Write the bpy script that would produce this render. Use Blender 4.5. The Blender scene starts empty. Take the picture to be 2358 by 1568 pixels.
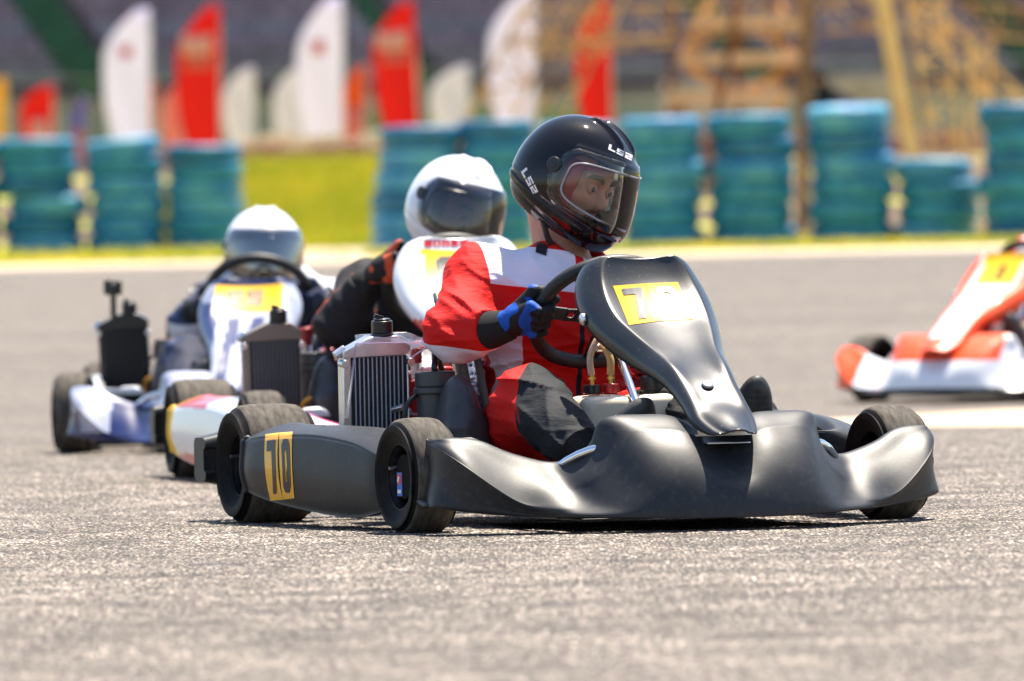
import bpy, bmesh, math, random
import numpy as np
from mathutils import Vector as V, Matrix, Euler
from mathutils.bvhtree import BVHTree
R = math.radians
random.seed(7); rng = np.random.RandomState(3)
sc = bpy.context.scene
COL = sc.collection

# ------------------------------------------------------------------ camera model
F = 20700.0; CX = 1179.0; CY = 784.0       # focal length and centre for a 2358 px wide picture
CAM = V((0, 0, .645)); PITCH = math.atan((784-554)/F); ROLL = .02
_f = V((0, math.cos(PITCH), -math.sin(PITCH))); _u0 = V((0, math.sin(PITCH), math.cos(PITCH))); _r0 = V((1, 0, 0))
_r = _r0*math.cos(ROLL)-_u0*math.sin(ROLL); _u = _u0*math.cos(ROLL)+_r0*math.sin(ROLL)
def ray(px, py): return (_f+_r*((px-CX)/F)+_u*((CY-py)/F))
def at(px, py, Y):
    d = ray(px, py); return CAM+d*(Y/d.y)
M0 = Matrix.Translation(V((.313, 19.98, 0))) @ Matrix.Rotation(R(19), 4, 'Z')
M0i = M0.inverted()
def K(px, py, ly, M=M0, Mi=None):
    Mi = Mi or M.inverted()
    o = Mi @ CAM; d = Mi.to_3x3() @ ray(px, py)
    return o+d*((ly-o.y)/d.y)

# ------------------------------------------------------------------ materials
MATS = {}
def mat(name, c, rough=.5, metal=0, c2=None, scale=20, bump=0, bscale=None, coat=0, spec=.5, trans=0, ior=1.45, alpha=1, stretch=None, detail=4, rvar=0, emis=None, lo=.35, hi=.65, sheen=0, aniso=0):
    if name in MATS: return MATS[name]
    m = bpy.data.materials.new(name); m.use_nodes = True; nt = m.node_tree; N = nt.nodes; L = nt.links
    b = N['Principled BSDF']
    b.inputs['Base Color'].default_value = (*c, 1); b.inputs['Roughness'].default_value = rough
    b.inputs['Metallic'].default_value = metal; b.inputs['Coat Weight'].default_value = coat; b.inputs['Coat Roughness'].default_value = .06
    b.inputs['Specular IOR Level'].default_value = spec; b.inputs['Transmission Weight'].default_value = trans
    b.inputs['IOR'].default_value = ior; b.inputs['Alpha'].default_value = alpha
    b.inputs['Sheen Weight'].default_value = sheen
    tc = N.new('ShaderNodeTexCoord'); vec = tc.outputs['Object']
    if stretch:
        mp = N.new('ShaderNodeMapping'); mp.inputs['Scale'].default_value = stretch; L.new(vec, mp.inputs['Vector']); vec = mp.outputs[0]
    if c2 is not None or rvar:
        n = N.new('ShaderNodeTexNoise'); n.inputs['Scale'].default_value = scale; n.inputs['Detail'].default_value = detail; L.new(vec, n.inputs['Vector'])
        mr = N.new('ShaderNodeMapRange'); mr.inputs[1].default_value = lo; mr.inputs[2].default_value = hi; L.new(n.outputs[0], mr.inputs[0])
        if c2 is not None:
            mx = N.new('ShaderNodeMix'); mx.data_type = 'RGBA'; mx.inputs[6].default_value = (*c, 1); mx.inputs[7].default_value = (*c2, 1)
            L.new(mr.outputs[0], mx.inputs[0]); L.new(mx.outputs[2], b.inputs['Base Color'])
        if rvar:
            r2 = N.new('ShaderNodeMapRange'); r2.inputs[3].default_value = rough-rvar; r2.inputs[4].default_value = rough+rvar
            L.new(mr.outputs[0], r2.inputs[0]); L.new(r2.outputs[0], b.inputs['Roughness'])
    if bump:
        n2 = N.new('ShaderNodeTexNoise'); n2.inputs['Scale'].default_value = bscale or scale; n2.inputs['Detail'].default_value = 5; L.new(vec, n2.inputs['Vector'])
        bp = N.new('ShaderNodeBump'); bp.inputs['Strength'].default_value = 1; bp.inputs['Distance'].default_value = bump
        L.new(n2.outputs[0], bp.inputs['Height']); L.new(bp.outputs[0], b.inputs['Normal'])
    m['nt'] = 1; MATS[name] = m
    return m
def zoned(name, base, zones, rough=.6, bump=0, bscale=60, sheen=0, coat=0, coat_rough=.06, dirt=None, stretch=None):
    """cloth or skin whose coloured panels follow signed fields stored on the mesh"""
    if name in MATS: return MATS[name]
    m = bpy.data.materials.new(name); m.use_nodes = True; nt = m.node_tree; N = nt.nodes; L = nt.links
    b = N['Principled BSDF']; b.inputs['Specular IOR Level'].default_value = .22; b.inputs['Roughness'].default_value = rough; b.inputs['Sheen Weight'].default_value = sheen
    b.inputs['Coat Weight'].default_value = coat; b.inputs['Coat Roughness'].default_value = coat_rough
    col = N.new('ShaderNodeRGB'); col.outputs[0].default_value = (*base, 1); cur = col.outputs[0]
    for att, c in zones:
        a = N.new('ShaderNodeAttribute'); a.attribute_name = att
        g = N.new('ShaderNodeMapRange'); g.inputs[1].default_value = -.0006; g.inputs[2].default_value = .0006; L.new(a.outputs['Fac'], g.inputs[0])
        mx = N.new('ShaderNodeMix'); mx.data_type = 'RGBA'; L.new(g.outputs[0], mx.inputs[0]); L.new(cur, mx.inputs[6]); mx.inputs[7].default_value = (*c, 1); cur = mx.outputs[2]
    tc = N.new('ShaderNodeTexCoord'); vec = tc.outputs['Object']
    if dirt:
        n = N.new('ShaderNodeTexNoise'); n.inputs['Scale'].default_value = 9; n.inputs['Detail'].default_value = 6; L.new(vec, n.inputs['Vector'])
        mr = N.new('ShaderNodeMapRange'); mr.inputs[1].default_value = .45; mr.inputs[2].default_value = .75; mr.inputs[4].default_value = .5; L.new(n.outputs[0], mr.inputs[0])
        mx = N.new('ShaderNodeMix'); mx.data_type = 'RGBA'; mx.blend_type = 'MULTIPLY'; L.new(mr.outputs[0], mx.inputs[0]); L.new(cur, mx.inputs[6]); mx.inputs[7].default_value = (*dirt, 1); cur = mx.outputs[2]
    L.new(cur, b.inputs['Base Color'])
    if bump:
        if stretch:
            mp = N.new('ShaderNodeMapping'); mp.inputs['Scale'].default_value = stretch; L.new(vec, mp.inputs['Vector']); vec = mp.outputs[0]
        n2 = N.new('ShaderNodeTexNoise'); n2.inputs['Scale'].default_value = bscale; n2.inputs['Detail'].default_value = 5; L.new(vec, n2.inputs['Vector'])
        bp = N.new('ShaderNodeBump'); bp.inputs['Distance'].default_value = bump; L.new(n2.outputs[0], bp.inputs['Height']); L.new(bp.outputs[0], b.inputs['Normal'])
    MATS[name] = m; return m

# ------------------------------------------------------------------ geometry collector
class G:
    def __init__(s): s.v = []; s.f = []; s.m = []; s.cm = 0
    def add(s, vs, fs):
        o = len(s.v); s.v += [tuple(v) for v in vs]; s.f += [tuple(i+o for i in f) for f in fs]; s.m += [s.cm]*len(fs); return s
    def box(s, c, d, rot=None):
        h = [x/2 for x in d]; vs = [V((sx*h[0], sy*h[1], sz*h[2])) for sx in (-1, 1) for sy in (-1, 1) for sz in (-1, 1)]
        if rot is not None:
            q = Euler(rot).to_matrix() if not isinstance(rot, Matrix) else rot
            vs = [q @ v for v in vs]
        vs = [v+V(c) for v in vs]
        return s.add(vs, [(0, 1, 3, 2), (4, 6, 7, 5), (0, 4, 5, 1), (2, 3, 7, 6), (0, 2, 6, 4), (1, 5, 7, 3)])
    def bar(s, a, b, w, t=None):
        a = V(a); b = V(b); d = b-a; z = d.normalized(); ref = V((0, 1, 0)) if abs(z.y) < .9 else V((1, 0, 0)); x = z.cross(ref).normalized(); y = z.cross(x)
        return s.box((a+b)/2, (w, t or w, d.length), Matrix((x, y, z)).transposed())
    def lathe(s, prof, o=(0, 0, 0), axis=(0, 0, 1), n=24, caps=True, a0=0, a1=2*math.pi, mats=None):
        z = V(axis).normalized(); ref = V((0, 0, 1)) if abs(z.z) < .9 else V((1, 0, 0)); x = ref.cross(z).normalized(); y = z.cross(x); o = V(o)
        full = abs(a1-a0-2*math.pi) < 1e-6; m = n if full else n+1
        vs = []
        for r, h in prof:
            for i in range(m):
                a = a0+(a1-a0)*i/n; vs.append(o+z*h+(x*math.cos(a)+y*math.sin(a))*r)
        base = len(s.v); s.v += [tuple(v) for v in vs]
        for j in range(len(prof)-1):
            for i in range(n):
                i2 = (i+1) % m
                s.f.append((base+j*m+i, base+j*m+i2, base+(j+1)*m+i2, base+(j+1)*m+i)); s.m.append(mats[j] if mats else s.cm)
        if caps and full:
            if prof[0][0] > 1e-6: s.f.append(tuple(base+i for i in reversed(range(m)))); s.m.append(s.cm)
            if prof[-1][0] > 1e-6: s.f.append(tuple(base+(len(prof)-1)*m+i for i in range(m))); s.m.append(s.cm)
        return s
    def cyl(s, a, b, r0, r1=None, n=20, cap=True):
        a = V(a); b = V(b); d = b-a
        return s.lathe([(r0, 0), (r1 if r1 is not None else r0, d.length)], a, d, n, cap)
    def tube(s, pts, r, n=12, closed=False, smooth=4):
        pts = [V(p) for p in pts]
        if smooth and len(pts) > 2: pts = crom(pts, smooth, closed)
        m = len(pts); rr = r if hasattr(r, '__len__') else None
        prev = None; vs = []
        for i, p in enumerate(pts):
            t = (pts[(i+1) % m]-pts[i-1]) if closed else (pts[min(i+1, m-1)]-pts[max(i-1, 0)])
            t.normalize()
            if prev is None:
                ref = V((0, 0, 1)) if abs(t.z) < .9 else V((1, 0, 0)); x = t.cross(ref).normalized()
            else: x = (prev-t*prev.dot(t)).normalized()
            prev = x; y = t.cross(x)
            rad = np.interp(i/(m-1), np.linspace(0, 1, len(rr)), rr) if rr is not None else r
            for k in range(n):
                a = 2*math.pi*k/n; vs.append(p+(x*math.cos(a)+y*math.sin(a))*rad)
        fs = []
        for i in range(m if closed else m-1):
            j = (i+1) % m
            for k in range(n): fs.append((i*n+k, i*n+(k+1) % n, j*n+(k+1) % n, j*n+k))
        if not closed: fs += [tuple(reversed(range(n))), tuple((m-1)*n+k for k in range(n))]
        return s.add(vs, fs)
    def grid(s, P, closed_u=False):
        nu = len(P); nv = len(P[0]); vs = [p for r in P for p in r]; fs = []
        for i in range(nu if closed_u else nu-1):
            for j in range(nv-1):
                a = i*nv+j; b = ((i+1) % nu)*nv+j; fs.append((a, b, b+1, a+1))
        return s.add(vs, fs)
    def prism(s, poly, n0, depth):
        """closed polygon (3D points) pushed along n0*depth"""
        n = len(poly); a = [V(p) for p in poly]; b = [p+V(n0)*depth for p in a]
        return s.add(a+b, [tuple(reversed(range(n))), tuple(range(n, 2*n))]+[(i, (i+1) % n, n+(i+1) % n, n+i) for i in range(n)])
    def ball(s, c, r, n=16, q=None):
        r = (r, r, r) if not hasattr(r, '__len__') else r; c = V(c); q = q or Matrix.Identity(3); P = []
        for i in range(n):
            a = 2*math.pi*i/n
            P.append([c+q @ V((r[0]*math.sin(t)*math.cos(a), r[1]*math.sin(t)*math.sin(a), r[2]*math.cos(t))) for t in [math.pi*(j+.001)/(n//2+.002) for j in range(n//2+1)]])
        return s.grid(P, True)
def crom(p, k, closed=False):
    out = []; m = len(p)
    for i in range(m if closed else m-1):
        if closed: a, b, c, d = p[i-1], p[i], p[(i+1) % m], p[(i+2) % m]
        else: a, b, c, d = p[max(i-1, 0)], p[i], p[i+1], p[min(i+2, m-1)]
        for j in range(k):
            t = j/k; out.append(.5*((2*b)+(c-a)*t+(2*a-5*b+4*c-d)*t*t+(3*b-a-3*c+d)*t**3))
    if not closed: out.append(p[-1].copy())
    return out
def refine(P, ku, kv):
    P = [crom([V(q) for q in row], kv) for row in P]
    cols = [crom([P[i][j] for i in range(len(P))], ku) for j in range(len(P[0]))]
    return [[cols[j][i] for j in range(len(cols))] for i in range(len(cols[0]))]
def relax(P, n, keep=()):
    A = np.array([[list(v) for v in r] for r in P]); 
    for _ in range(n):
        B = A.copy(); B[1:-1, 1:-1] = .5*A[1:-1, 1:-1]+.125*(A[:-2, 1:-1]+A[2:, 1:-1]+A[1:-1, :-2]+A[1:-1, 2:])
        for j in (0, -1): B[1:-1, j] = .5*A[1:-1, j]+.25*(A[:-2, j]+A[2:, j])
        for i in (0, -1): B[i, 1:-1] = .5*A[i, 1:-1]+.25*(A[i, :-2]+A[i, 2:])
        A = B
    return [[V(v) for v in r] for r in A]
def relax_u(P, n):
    A = np.array([[list(v) for v in r] for r in P])
    for _ in range(n):
        B = A.copy(); B[1:-1] = .5*A[1:-1]+.25*(A[:-2]+A[2:]); A = B
    return [[V(v) for v in r] for r in A]
def rrect(w, h, r, n=5):
    o = []
    for cx, cy, a0 in ((w-r, h-r, 0), (-w+r, h-r, 90), (-w+r, -h+r, 180), (w-r, -h+r, 270)):
        for i in range(n+1): a = R(a0+90*i/n); o.append((cx+r*math.cos(a), cy+r*math.sin(a)))
    return o
def mesh_of(g, name):
    me = bpy.data.meshes.new(name); me.from_pydata(g.v, [], g.f); me.validate(); me.update(); return me
def obj(name, g, m, parent=None, smooth=True, bevel=0, seg=2, solid=0, sub=0, angle=40, label=None, edge=None):
    me = g if isinstance(g, bpy.types.Mesh) else mesh_of(g, name)
    ms = m if isinstance(m, (list, tuple)) else [m]
    if not me.materials:
        for q in ms: me.materials.append(q)
    if isinstance(g, G) and len(ms) > 1 and len(g.m) == len(me.polygons): me.polygons.foreach_set('material_index', g.m)
    if isinstance(g, G):
        bm = bmesh.new(); bm.from_mesh(me); bmesh.ops.recalc_face_normals(bm, faces=bm.faces)
        if smooth:
            for f in bm.faces: f.smooth = True
            for e in bm.edges:
                if len(e.link_faces) == 2 and e.calc_face_angle(0) > R(angle): e.smooth = False
        bm.to_mesh(me); bm.free()
    o = bpy.data.objects.new(name, me); COL.objects.link(o)
    if parent: o.parent = parent
    if solid:
        md = o.modifiers.new('s', 'SOLIDIFY'); md.thickness = solid; md.offset = -1 if solid > 0 else 1; md.thickness = abs(solid)
    if bevel:
        md = o.modifiers.new('b', 'BEVEL'); md.width = bevel; md.segments = seg; md.limit_method = 'ANGLE'; md.angle_limit = R(35)
    if sub:
        md = o.modifiers.new('u', 'SUBSURF'); md.levels = sub; md.render_levels = sub
    if label: o['label'] = label
    return o
def root(name, label, cat, M=None, loc=None, rz=0, group=None):
    o = bpy.data.objects.new(name, None); COL.objects.link(o); o.empty_display_size = .1
    if M is not None: o.matrix_world = M
    elif loc is not None: o.location = loc; o.rotation_euler = (0, 0, rz)
    o['label'] = label; o['category'] = cat
    if group: o['group'] = group
    return o
def tag(o, label, cat, group=None, kind=None):
    if label: o['label'] = label
    if cat: o['category'] = cat
    if group: o['group'] = group
    if kind: o['kind'] = kind
    return o

# ------------------------------------------------------------------ signed distance modelling
def smin(a, b, k):
    h = np.clip(.5+.5*(b-a)/k, 0, 1); return b*(1-h)+a*h-k*h*(1-h)
def smax(a, b, k): return -smin(-a, -b, k)
def cap(P, a, b, ra, rb):
    a = np.array(a, np.float32); b = np.array(b, np.float32); d = b-a
    X, Y, Z = P[0]-a[0], P[1]-a[1], P[2]-a[2]
    h = np.clip((X*d[0]+Y*d[1]+Z*d[2])/float(d@d), 0, 1)
    return np.sqrt((X-h*d[0])**2+(Y-h*d[1])**2+(Z-h*d[2])**2)-(ra+(rb-ra)*h)
def ell(P, c, r, q=None):
    X, Y, Z = P[0]-c[0], P[1]-c[1], P[2]-c[2]
    if q is not None:
        X, Y, Z = (q[0][0]*X+q[0][1]*Y+q[0][2]*Z, q[1][0]*X+q[1][1]*Y+q[1][2]*Z, q[2][0]*X+q[2][1]*Y+q[2][2]*Z)
    k0 = np.sqrt((X/r[0])**2+(Y/r[1])**2+(Z/r[2])**2)+1e-6; k1 = np.sqrt((X/r[0]**2)**2+(Y/r[1]**2)**2+(Z/r[2]**2)**2)+1e-6
    return k0*(k0-1)/k1
def rbox(P, c, h, r):
    q = [np.abs(P[i]-c[i])-(h[i]-r) for i in range(3)]
    return np.sqrt(sum(np.maximum(t, 0)**2 for t in q))+np.minimum(np.maximum(np.maximum(q[0], q[1]), q[2]), 0)-r
def wob(P, s, seed=0):
    r = np.random.RandomState(seed); o = 0
    for i in range(5):
        k = r.normal(size=3); k *= s*(1+.5*i)/np.linalg.norm(k); p = r.rand()*6.28
        o = o+np.sin(P[0]*k[0]+P[1]*k[1]+P[2]*k[2]+p+1.3*np.sin(P[(i+1) % 3]*s*.6+p))/(1+.4*i)
    return o/2.5
def nets(f, lo, hi, h, name='m', attrs=None):
    ax = [np.arange(lo[i], hi[i]+h, h, dtype=np.float32) for i in range(3)]
    n = [len(a) for a in ax]; D = np.empty(n, np.float32); st = max(1, int(4e5/(n[1]*n[2])))
    for i in range(0, n[0], st):
        X, Y, Z = np.meshgrid(ax[0][i:i+st], ax[1], ax[2], indexing='ij'); D[i:i+st] = f((X, Y, Z))
    D[0] = D[-1] = 1; D[:, 0] = D[:, -1] = 1; D[:, :, 0] = D[:, :, -1] = 1
    S = D < 0; c = np.zeros([k-1 for k in n], np.uint8)
    cor = [(i, j, k) for i in (0, 1) for j in (0, 1) for k in (0, 1)]
    for i, j, k in cor: c += S[i:n[0]-1+i, j:n[1]-1+j, k:n[2]-1+k]
    act = (c > 0) & (c < 8); idx = -np.ones(act.shape, np.int64); A = np.argwhere(act); idx[act] = np.arange(len(A))
    acc = np.zeros((len(A), 3)); cnt = np.zeros(len(A))
    val = {q: D[A[:, 0]+q[0], A[:, 1]+q[1], A[:, 2]+q[2]] for q in cor}
    for a in cor:
        for d in range(3):
            if a[d]: continue
            b = list(a); b[d] = 1; b = tuple(b); va, vb = val[a], val[b]; m = (va < 0) != (vb < 0)
            t = np.where(m, va/np.where(m, va-vb, 1), 0)
            p = np.array(a, float)[None]+np.zeros((len(A), 3)); p[:, d] += t; acc += p*m[:, None]; cnt += m
    Vv = (A+acc/cnt[:, None])*h+np.array(lo)
    faces = []
    for d in range(3):
        sl0 = [slice(1, n[i]-1) for i in range(3)]; sl0[d] = slice(0, n[d]-1); sl1 = list(sl0); sl1[d] = slice(1, n[d])
        s0 = S[tuple(sl0)]; s1 = S[tuple(sl1)]; E = np.argwhere(s0 != s1)
        off = [0 if i == d else 1 for i in range(3)]; E2 = E+np.array(off); flip = s0[E[:, 0], E[:, 1], E[:, 2]]
        u, w = [(1, 2), (2, 0), (0, 1)][d]; q = []
        for du, dw in ((0, 0), (1, 0), (1, 1), (0, 1)):
            e = E2.copy(); e[:, u] -= du; e[:, w] -= dw; q.append(idx[e[:, 0], e[:, 1], e[:, 2]])
        q = np.stack(q, 1); q[~flip] = q[~flip][:, ::-1]; faces.append(q)
    Fq = np.concatenate(faces); Fq = Fq[(Fq >= 0).all(1)]
    me = bpy.data.meshes.new(name); me.vertices.add(len(Vv)); me.vertices.foreach_set('co', Vv.astype(np.float32).ravel())
    me.loops.add(Fq.size); me.loops.foreach_set('vertex_index', Fq.ravel().astype(np.int32))
    me.polygons.add(len(Fq)); me.polygons.foreach_set('loop_start', np.arange(0, Fq.size, 4, dtype=np.int32))
    me.update(calc_edges=True); me.validate(); me.polygons.foreach_set('use_smooth', np.ones(len(me.polygons), bool))
    if attrs:
        P = tuple(Vv[:, i].astype(np.float32) for i in range(3))
        for k, fn in attrs.items():
            a = me.attributes.new(k, 'FLOAT', 'POINT'); a.data.foreach_set('value', np.asarray(fn(P), np.float32)+np.zeros(len(Vv), np.float32))
    return me

# ------------------------------------------------------------------ marks laid onto a surface
def bvh(me_or_obj, M=Matrix.Identity(4)):
    me = me_or_obj if isinstance(me_or_obj, bpy.types.Mesh) else me_or_obj.data
    return BVHTree.FromPolygons([M @ v.co for v in me.vertices], [tuple(p.vertices) for p in me.polygons])
def lay(name, polys, rayfn, tree, Minv, m, parent, off=.0012, step=6.0, label=None):
    """polys: 2D polygons; rayfn(x,y) -> origin, direction (world of the tree); result in parent space"""
    bm = bmesh.new()
    for poly in polys:
        vs = [bm.verts.new((p[0], p[1], 0)) for p in poly]; bm.faces.new(vs)
    bmesh.ops.triangulate(bm, faces=bm.faces)
    for _ in range(5):
        es = [e for e in bm.edges if e.calc_length() > step]
        if not es: break
        bmesh.ops.subdivide_edges(bm, edges=es, cuts=1); bmesh.ops.triangulate(bm, faces=bm.faces)
    dead = []
    for v in bm.verts:
        o, d = rayfn(v.co.x, v.co.y); d = d.normalized(); hit, nrm, i, t = tree.ray_cast(o, d)
        if hit is None: dead.append(v); continue
        if nrm.dot(d) > 0: nrm = -nrm
        v.co = Minv @ (hit+nrm*off)
    bmesh.ops.delete(bm, geom=dead, context='VERTS')
    for f in bm.faces: f.smooth = True
    me = bpy.data.meshes.new(name); bm.to_mesh(me); bm.free(); me.materials.append(m)
    o = bpy.data.objects.new(name, me); COL.objects.link(o); o.parent = parent
    if label: o['label'] = label
    return o
def pxray(x, y): return CAM, ray(x, y)
def warp(q, polys, bow=0):
    """unit square polygons (y up) into a quad TL,TR,BR,BL"""
    TL, TR, BR, BL = [V((*p, 0)) for p in q]; out = []
    for po in polys:
        o = []
        for x, y in po:
            a = TL.lerp(TR, x); b = BL.lerp(BR, x); p = b.lerp(a, y); o.append((p.x-bow*4*y*(1-y), p.y))
        out.append(o)
    return out
def dense(po, n=4):
    o = []
    for i, a in enumerate(po):
        b = po[(i+1) % len(po)]
        for k in range(n): o.append((a[0]+(b[0]-a[0])*k/n, a[1]+(b[1]-a[1])*k/n))
    return o
def ring(o, i):
    n = len(o); return [[o[k], o[(k+1) % n], i[(k+1) % n], i[k]] for k in range(n)]
_oo = [(.22, 0), (.78, 0), (1, .12), (1, .88), (.78, 1), (.22, 1), (0, .88), (0, .12)]
_oi = [(.42, .2), (.58, .2), (.66, .26), (.66, .74), (.58, .8), (.42, .8), (.34, .74), (.34, .26)]
GL = {'7': [[(.3, 0), (.72, 0), (1, .84), (1, 1), (0, 1), (0, .8), (.58, .8)]], '0': ring(_oo, _oi),
 'L': [[(0, 0), (1, 0), (1, .26), (.34, .26), (.34, 1), (0, 1)]],
 'S': [[(0, 0), (1, 0), (1, .6), (.34, .6), (.34, .76), (1, .76), (1, 1), (0, 1), (0, .4), (.66, .4), (.66, .24), (0, .24)]],
 '2': [[(0, 0), (1, 0), (1, .24), (.34, .24), (.34, .4), (1, .4), (1, 1), (0, 1), (0, .76), (.66, .76), (.66, .6), (0, .6)]],
 'O': ring(_oo, _oi), 'I': [[(.32, 0), (.68, 0), (.68, 1), (.32, 1)]],
 'B': ring([(0, 0), (1, 0), (1, .52), (0, .52)], [(.32, .18), (.68, .18), (.68, .38), (.32, .38)])+ring([(0, .52), (.92, .52), (.92, 1), (0, 1)], [(.32, .64), (.62, .64), (.62, .82), (.32, .82)]),
 'E': [[(0, 0), (1, 0), (1, .22), (.34, .22), (.34, .4), (.85, .4), (.85, .6), (.34, .6), (.34, .78), (1, .78), (1, 1), (0, 1)]],
 'K': [[(0, 0), (.32, 0), (.32, .35), (.65, 0), (1, 0), (.5, .5), (1, 1), (.65, 1), (.32, .65), (.32, 1), (0, 1)]],
 'M': [[(0, 0), (.26, 0), (.26, .6), (.5, .3), (.74, .6), (.74, 0), (1, 0), (1, 1), (.76, 1), (.5, .65), (.24, 1), (0, 1)]]}
def word(t, gap=.18):
    out = []; n = len(t); w = 1/(n+gap*(n-1))
    for i, ch in enumerate(t):
        for po in GL[ch]: out.append([((i*(1+gap)+x)*w, y) for x, y in po])
    return out
# ------------------------------------------------------------------ shared materials
black_pl = mat('black_plastic', (.019, .0205, .024), .47, c2=(.04, .04, .04), scale=60, detail=8, lo=.52, hi=.82, bump=.00012, bscale=160, spec=.36)
rub = mat('tyre_sidewall', (.004, .004, .0045), .6, spec=.12, c2=(.010, .009, .009), scale=30, bump=.0006, bscale=90)
tread = mat('tyre_tread_dust', (.05, .044, .037), .85, spec=.2, c2=(.11, .096, .08), scale=90, stretch=(1, .3, .3), bump=.0012, bscale=80)
rimm = mat('rim_black', (.01, .01, .012), .35, metal=.6)
steel = mat('chrome', (.75, .76, .78), .12, metal=1)
alu = mat('aluminium', (.55, .56, .58), .32, metal=1, c2=(.7, .7, .72), scale=30)
blk = mat('black_rubber', (.012, .012, .013), .5, c2=(.02, .02, .02), scale=50, bump=.0005, bscale=300)
blk2 = mat('black_satin', (.015, .016, .018), .3)
redm = mat('red_engine', (.42, .012, .015), .3, c2=(.3, .01, .01), scale=40, coat=.4)
finm = mat('radiator_core', (.008, .008, .01), .6)
tubm = mat('radiator_tube', (.42, .47, .58), .4, metal=.4)
hosem = mat('amber_hose', (.75, .38, .06), .2, trans=.35)
clr_hose = mat('clear_hose', (.75, .55, .4), .2, trans=.4)
tankm = mat('tank_plastic', (.78, .66, .5), .35, c2=(.84, .75, .62), scale=12, coat=.2)
yel = mat('yellow_vinyl', (.84, .42, .012), .25, c2=(.78, .38, .01), scale=30)
inkm = mat('black_vinyl', (.012, .014, .02), .4)
whitev = mat('white_vinyl', (.75, .75, .76), .3)
shield_m = mat('clear_shield', (.93, .88, .95), .03, trans=1, ior=1.2, alpha=.35)
shield_edge = mat('shield_edge', (.55, .42, .62), .15, trans=.3)
seatm = mat('seat_shell', (.09, .08, .1), .25, c2=(.2, .18, .22), scale=25, stretch=(1, 1, 4), coat=.5)
bluev = mat('blue_vinyl', (.02, .12, .5), .4)
redv = mat('red_vinyl', (.6, .02, .02), .4)
greyp = mat('grey_plastic', (.06, .062, .066), .45)
brass = mat('brass', (.6, .38, .1), .3, metal=1)

# ------------------------------------------------------------------ front fairing shape (half, traced then mirrored)
_cols = [
 [(993,1167,-.21),(998,1130,-.205),(1002,1085,-.20),(1000,1028,-.20),(1001,1020,-.197),(1004,1014,-.19)],
 [(1060,1179,-.29),(1061,1150,-.298),(1062,1110,-.305),(1062,1068,-.318),(1055,1035,-.27),(1045,1007,-.20)],
 [(1140,1186,-.37),(1142,1168,-.38),(1143,1148,-.388),(1142,1125,-.398),(1128,1070,-.315),(1105,1013,-.215)],
 [(1215,1190,-.42),(1217,1183,-.43),(1218,1177,-.434),(1215,1166,-.440),(1190,1100,-.35),(1160,1037,-.235)],
 [(1290,1192,-.465),(1292,1186,-.475),(1292,1178,-.477),(1289,1165,-.470),(1255,1108,-.365),(1218,1054,-.25)],
 [(1360,1193,-.49),(1360,1185,-.50),(1355,1168,-.475),(1335,1142,-.432),(1305,1110,-.36),(1272,1064,-.265)],
 [(1420,1194,-.51),(1420,1185,-.52),(1412,1165,-.50),(1385,1130,-.458),(1355,1090,-.392),(1325,1050,-.29)],
 [(1475,1194,-.53),(1475,1185,-.54),(1465,1155,-.525),(1435,1105,-.475),(1400,1045,-.40),(1366,1012,-.325)],
 [(1530,1194,-.54),(1530,1184,-.55),(1520,1140,-.54),(1490,1070,-.505),(1445,995,-.42),(1386,960,-.345)],
 [(1590,1194,-.55),(1590,1184,-.56),(1582,1135,-.55),(1558,1060,-.52),(1520,988,-.43),(1475,954,-.345)],
 [(1650,1193,-.555),(1650,1183,-.565),(1643,1130,-.555),(1622,1060,-.52),(1590,996,-.445),(1555,957,-.355)],
 [(1706,1191,-.56),(1706,1181,-.57),(1700,1130,-.56),(1680,1078,-.51),(1655,1040,-.45),(1628,1008,-.385)]]
_dl = [0, .035, .066, .078, .072, .056, .040, .028, .020, .015, .012, .012]; _wt = [1, 1, 1, 1, .5, 0]
_cols = [[(p[0], p[1], p[2]+d*w_) for p, w_ in zip(c, _wt)] for c, d in zip(_cols, _dl)]
half = [[K(*p, M=M0, Mi=M0i) for p in c] for c in _cols]
for p in half[-1]: p.x = 0
def under(c):   # lip turned back below the bottom edge and down behind the top edge
    a = c[0]+V((0, .07, .012)); b = c[-1]+V((0, .035, -.035)); q = under.n; under.n += 1; e = .10 if q < 4 else .34
    c = c[:3]+[c[3].lerp(c[2], e), c[3].lerp(c[4], e)]+c[4:]; e2 = .16 if 7 < q < 11 else .34
    c = c[:5]+[c[5].lerp(c[4], e2), c[5].lerp(c[6], e2)]+c[6:]
    return [a]+c+[b]
under.n = 0
half = [under(c) for c in half]
tip = [V((p.x+.012 if p.x < 0 else p.x, p.y+.09, p.z)) for p in half[0]]
tip = [V((p.x, p.y, max(p.z, .05))) for p in tip]
lhs = [tip]+half
full = lhs+[[V((-p.x, p.y, p.z)) for p in c] for c in reversed(lhs[:-1])]
FAIR = mesh_of(G().grid(relax(relax_u(refine(full, 8, 7), 9), 1)), 'front_fairing')

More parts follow.
